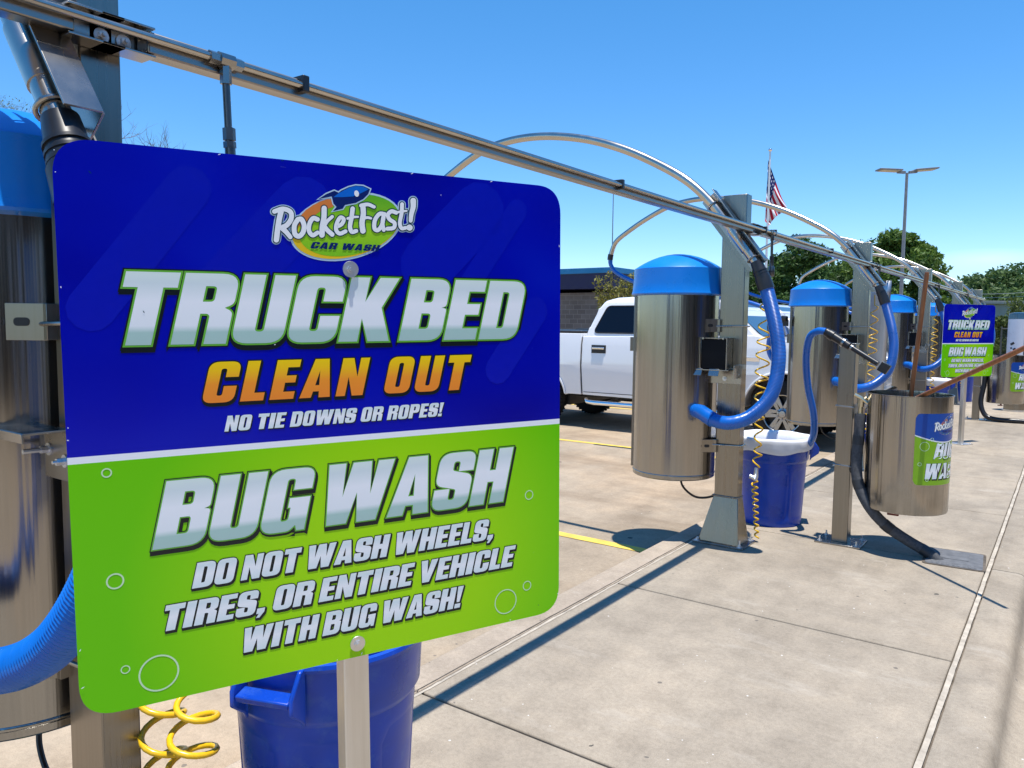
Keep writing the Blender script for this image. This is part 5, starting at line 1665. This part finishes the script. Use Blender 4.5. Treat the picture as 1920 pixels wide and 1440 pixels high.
# low grey building down the row and shrubs by the fence
b0 = at(1905, 560, 75)
root = empty('grey_building', (b0.x, b0.y, LOT), (0, 0, YAW))
mb = MB(); mb.box((0, 6, 1.95), (14, 12, 3.9)); mb.build('wall', M['grey_wall'], root)
mb = MB(); mb.box((0, 6, 4.0), (14.6, 12.6, .3)); mb.build('roof', M['lamp_pole'], root, bevel=.03)
for x in (-4, 0, 4):
    mb = MB(); mb.box((x, -.02, 2.2), (1.0, .1, 1.0)); mb.build('window', M['glass'], root)
tag(root, 'low pale grey flat roofed building far down the row at right', 'building')
HG = 'shrubs beside the fence'
for i, (px, py, Z, rx, lb) in enumerate(((1905, 566, 34, 1.6, 'large leafy shrub at the right frame edge behind the fence'), (1884, 585, 33, 1.1, 'leafy shrub just right of the white labelled drum'), (1945, 560, 36, 1.9, 'shrub cut off by the right frame edge'))):
    tree('shrub', gat(px, Z), htop(px, py, Z), rx, M['leaf_hedge'], lb, HG, .075, 6500, 40 + i, .05, 'shrub', nclump=34)
# chain link fence in front of the shrubs
f0, f1 = gat(1872, 30), gat(1990, 28)
root = empty('chain_link_fence', f0)
d = f1 - f0; L = d.length; ux = d.normalized()
mb = MB(); nn_ = int(L / .09)
for k in range(-16, nn_ + 1):
    for sg in (1, -1):
        a = k * .09; zz = 1.5
        xa, xb = (a, a + zz * .9) if sg > 0 else (a + zz * .9, a)
        p0 = Vector((xa, 0)); p1 = Vector((xb, zz))
        def cl(p, q):
            t = 0
            if p.x < 0: t = (0 - p.x) / (q.x - p.x)
            elif p.x > L: t = (L - p.x) / (q.x - p.x)
            return p.lerp(q, max(0, min(1, t)))
        if max(p0.x, p1.x) < 0 or min(p0.x, p1.x) > L: continue
        p0, p1 = cl(p0, p1), cl(p1, p0)
        if (p1 - p0).length > .02: mb.tube([ux * p0.x + Vector((0, 0, p0.y + .05)), ux * p1.x + Vector((0, 0, p1.y + .05))], .003, 3, caps=False)
mb.build('mesh', M['fence'], root)
mb = MB(); mb.tube([Vector((0, 0, 1.57)), d + Vector((0, 0, 1.57))], .022, 8); mb.build('top_rail', M['fence'], root)
for k in range(4):
    mb = MB(); mb.tube([d * k / 3, d * k / 3 + Vector((0, 0, 1.65))], .03, 8); mb.build('fence_post', M['fence'], root)
tag(root, 'thin grey chain link fence at the right edge before the shrubs', 'fence')

# power lines with their poles
pa, pb = gat(1650, 95), gat(2080, 66)
POLES = ['wooden utility pole hidden behind the tallest tree', 'wooden utility pole past the right frame edge']
for p, lb in zip((pa, pb), POLES):
    root = empty('utility_pole', p)
    mb = MB(); mb.tube([(0, 0, 0), (0, 0, 8.2)], [.15, .11], 10); mb.build('pole', M['bark'], root)
    mb = MB(); q = (pb - pa).normalized(); sdv = Vector((-q.y, q.x, 0))
    mb.tube([sdv * -1.0 + Vector((0, 0, 7.7)), sdv * 1.0 + Vector((0, 0, 7.7))], .06, 6); mb.build('crossarm', M['bark'], root)
    tag(root, lb, 'utility pole')
for k, (za, zb2, lb) in enumerate(((6.6, 5.6, 'uppermost power line across the far trees at right'), (5.7, 4.9, 'second power line from the top across the far trees'), (4.9, 4.2, 'lowest power line across the far trees at right'), (6.2, 5.25, 'power line just below the uppermost one'))):
    pts = [pa.lerp(pb, t / 20) + Vector((0, 0, za + (zb2 - za) * t / 20 - 1.1 * (1 - (t / 10 - 1) ** 2))) for t in range(21)]
    mb = MB(); mb.tube(pts, .018, 5); o = mb.build('power_line', M['wire']); tag(o, lb, 'power line', 'power lines at right')

# parking-lot lamp with two flat heads
lp = gat(1681, 27)
root = empty('lot_lamp', lp)
H_ = at(1692, 330, 27).z - LOT
mb = MB(); mb.lathe([(.085, 0), (.075, H_ * .5), (.06, H_)], 4, 0, Matrix.Rotation(R(45), 4, 'Z')); mb.lathe([(.14, 0), (.14, .25), (.09, .3)], 16)
mb.build('pole', M['lamp_pole'], root, bevel=.008)
ax = RT0
for sg, tilt in ((1, 5), (-1, 2)):
    q = Matrix((ax * sg, Vector((0, 0, 1)).cross(ax * sg), Vector((0, 0, 1)))).transposed() @ Matrix.Rotation(R(-tilt), 3, 'Y')
    c0 = Vector((0, 0, H_ + .02))
    mb = MB(); mb.box(c0 + q @ Vector((.20, 0, -.01)), (.28, .10, .09), rot=q); mb.box(c0 + q @ Vector((.62, 0, .04)), (.78, .42, .05), rot=q)
    he = mb.build('lamp_head', M['lamp_pole'], root, bevel=.012)
    mb = MB(); mb.box(c0 + q @ Vector((.62, 0, .008)), (.62, .34, .012), rot=q); mb.build('lens', M['lamp_lens'], he)
tag(root, 'tall grey lot lamp with two flat heads before the green tree', 'lamp post')

# flagpole with its flag
fp = gat(1428.5, 24)
root = empty('flagpole', fp)
HT = at(1440, 292, 24).z - LOT
mb = MB(); mb.tube([(0, 0, 0), (0, 0, HT)], [.05, .026], 14); mb.build('pole', M['flagpole'], root)
mb = MB(); mb.lathe([(0, -.06), (.045, -.035), (.06, 0), (.045, .035), (0, .06)], 16, 0, Matrix.Translation((0, 0, HT + .05))); mb.build('finial', M['chrome'], root)
tag(root, 'slim white flagpole rising behind the second station', 'flagpole')
def fl(px, py): return at(px, py, 24)
NV, NU = 26, 40
mb = MB()
for i in range(NV + 1):
    v = i / NV
    h0 = Vector((1440.5 - 6 * v, 300 + 112 * v)); t0 = Vector((1477 - 40 * v, 386 + 40 * v))
    for j in range(NU + 1):
        u = j / NU
        c = h0.lerp(t0, u) + Vector((0, 6 * math.sin(u * PI) * (1 - v)))
        p = fl(c.x, c.y) + FW * (.10 * math.sin(v * 15 + u * 3) * (.2 + u)) + RT0 * (.035 * math.sin(v * 11 + u * 5) * u)
        mb.v.append(tuple(p - fp))
stars = []
for i in range(NV):
    for j in range(NU):
        a = i * (NU + 1) + j
        canton = i < 14 and j < 16
        mi_ = 2 if canton else (0 if (i // 2) % 2 == 0 else 1)
        if canton and i % 3 == 1 and (j + (i // 3)) % 3 == 1: mi_ = 1
        mb.f.append((a, a + NU + 1, a + NU + 2, a + 1)); mb.m.append(mi_)
mb.v = [tuple(v) for v in mb.v]
o = mb.build('flag', [M['flag_red'], M['flag_white'], M['flag_navy']], None, norm=False, sharp=80)
o.location = fp
tag(o, 'limp red white and blue striped flag hanging from the flagpole', 'flag')

# blue roofed building behind the truck
Zb = 31
c0 = at(1152, 500, Zb)
root = empty('brick_building', (c0.x, c0.y, LOT))
HB = c0.z - LOT
mb = MB(); mb.box((-11 - .5, 7 + .5, (HB - 1.0) / 2), (22, 14, HB - 1.0)); mb.build('wall', M['brick'], root)
mb = MB(); mb.box((-11.2, 7.2, HB - .55), (22.3, 14.3, .62)); mb.build('fascia', M['fascia'], root)
mb = MB()
e = .0; zt_ = HB - .24
vs = [(0, 0, zt_), (-22.4, 0, zt_), (-22.4, 14.4, zt_), (0, 14.4, zt_), (-.05, .05, HB), (-22.35, .05, HB), (-22.35, 14.35, HB), (-.05, 14.35, HB)]
mb.add(vs, [(0, 1, 2, 3), (4, 5, 6, 7), (0, 1, 5, 4), (1, 2, 6, 5), (2, 3, 7, 6), (3, 0, 4, 7)])
mb.build('roof', M['roof_blue'], root, bevel=.02)
tag(root, 'brown brick building with blue metal roof edge behind the white truck', 'building')
root = empty('antenna_mast', gat(1143, 40))
Hm = at(1143, 360, 40).z - LOT
mb = MB(); mb.tube([(0, 0, 0), (0, 0, Hm)], [.04, .022], 8); mb.build('mast', M['lamp_pole'], root)
mb = MB(); mb.lathe([(.12, 0), (.12, .06), (.05, .1)], 10); mb.build('foot', M['lamp_pole'], root)
tag(root, 'thin grey mast rising behind the blue roofed building', 'mast')

# crepe myrtle: upright leafy wands with seed heads
def wand_bush(name, base, h, spread, label, n=70, seed=2, leaf=.05):
    rn = random.Random(seed); root = empty(name, base)
    mb = MB(); pts = []; tn = []
    for k in range(n):
        a = rn.uniform(0, 2 * PI); lean = rn.uniform(.05, 1) ** .7 * spread
        d = Vector((math.cos(a) * lean, math.sin(a) * lean, 1)); d.normalize()
        L = h * rn.uniform(.78, 1.04) * (1.0 + .1 * lean)
        P = [d * L * t + Vector((0, 0, -.10 * lean * L * t * t)) for t in (0, .3, .6, .85, 1)]
        mb.tube(P, [.014, .011, .008, .006, .004], 4, caps=False)
        for j in range(60):
            t = rn.uniform(.25, 1); q = d * L * t + Vector((0, 0, -.10 * lean * L * t * t)); w_ = .16 * (1.15 - t)+.02
            pts.append(q + Vector((rn.gauss(0, w_), rn.gauss(0, w_), rn.gauss(0, w_)))); tn.append(max(0, min(1, .15 + .75 * t + rn.gauss(0, .2))))
    mb.build('stem', M['bark'], root)
    leaves('foliage', M['leaf_myrtle'], pts, leaf, root, rn, tn)
    tag(root, label, 'shrub')
    return root
wand_bush('flowering_shrub', gat(1172, 22), htop(1165, 512, 22), .40, 'yellow green wand like shrub behind the truck cab', 120, 6, .055)

# sparse trees high at the upper left
def bare_tree(name, base, h, label, seed, depth=5, lf=0):
    rn = random.Random(seed); root = empty(name, base)
    mb = MB(); tips = []; mid = []
    branch(mb, Vector((0, 0, 0)), Vector((0, 0, 1)), h * .30, h * .020, depth, rn, tips, .50, .30, mid)
    mx_ = max(v[2] for v in mb.v); k = h / mx_
    mb.v = [(a * k, b * k, c * k) for a, b, c in mb.v]
    mb.build('trunk', M['twig'], root)
    pts = []
    for p in tips + mid:
        for j in range(lf): pts.append(p * k + Vector((rn.gauss(0, .12), rn.gauss(0, .12), rn.gauss(0, .12))))
    if pts: leaves('crown', M['leaf_pale'], pts, .035, root, rn)
    tag(root, label, 'tree', 'thin leafed trees at upper left')
bare_tree('thin_tree', gat(0, 24), htop(30, 140, 24), 'sparse budding tree above the nearest blue lid', 5, 7, 1)
bare_tree('thin_tree', gat(175, 27), htop(190, 175, 27), 'bare twiggy tree peeping out between the nearest post and the big sign', 9, 7, 0)

# unseen hall added across the drive lane as a dark surround for steel reflections
root = empty('unseen_reflection_hall', (9.5, 6, LOT))
mb = MB(); mb.box((4, 0, 2.0), (8, 44, 4.0)); mb.build('wall', M['brick'], root)
mb = MB(); mb.box((4, 0, 4.3), (8.3, 44.3, .62)); mb.build('fascia', M['fascia'], root)
mb = MB(); mb.box((4, 0, 4.75), (8.6, 44.6, .26)); mb.build('roof', M['roof_blue'], root, bevel=.02)
for y in (-12, -4, 4, 12):
    mb = MB(); mb.box((-.03, y, 1.5), (.1, 3.2, 3.0)); mb.build('door', M['glass'], root)
tag(root, 'unseen brick hall added behind the camera to darken the steel reflections', 'building')
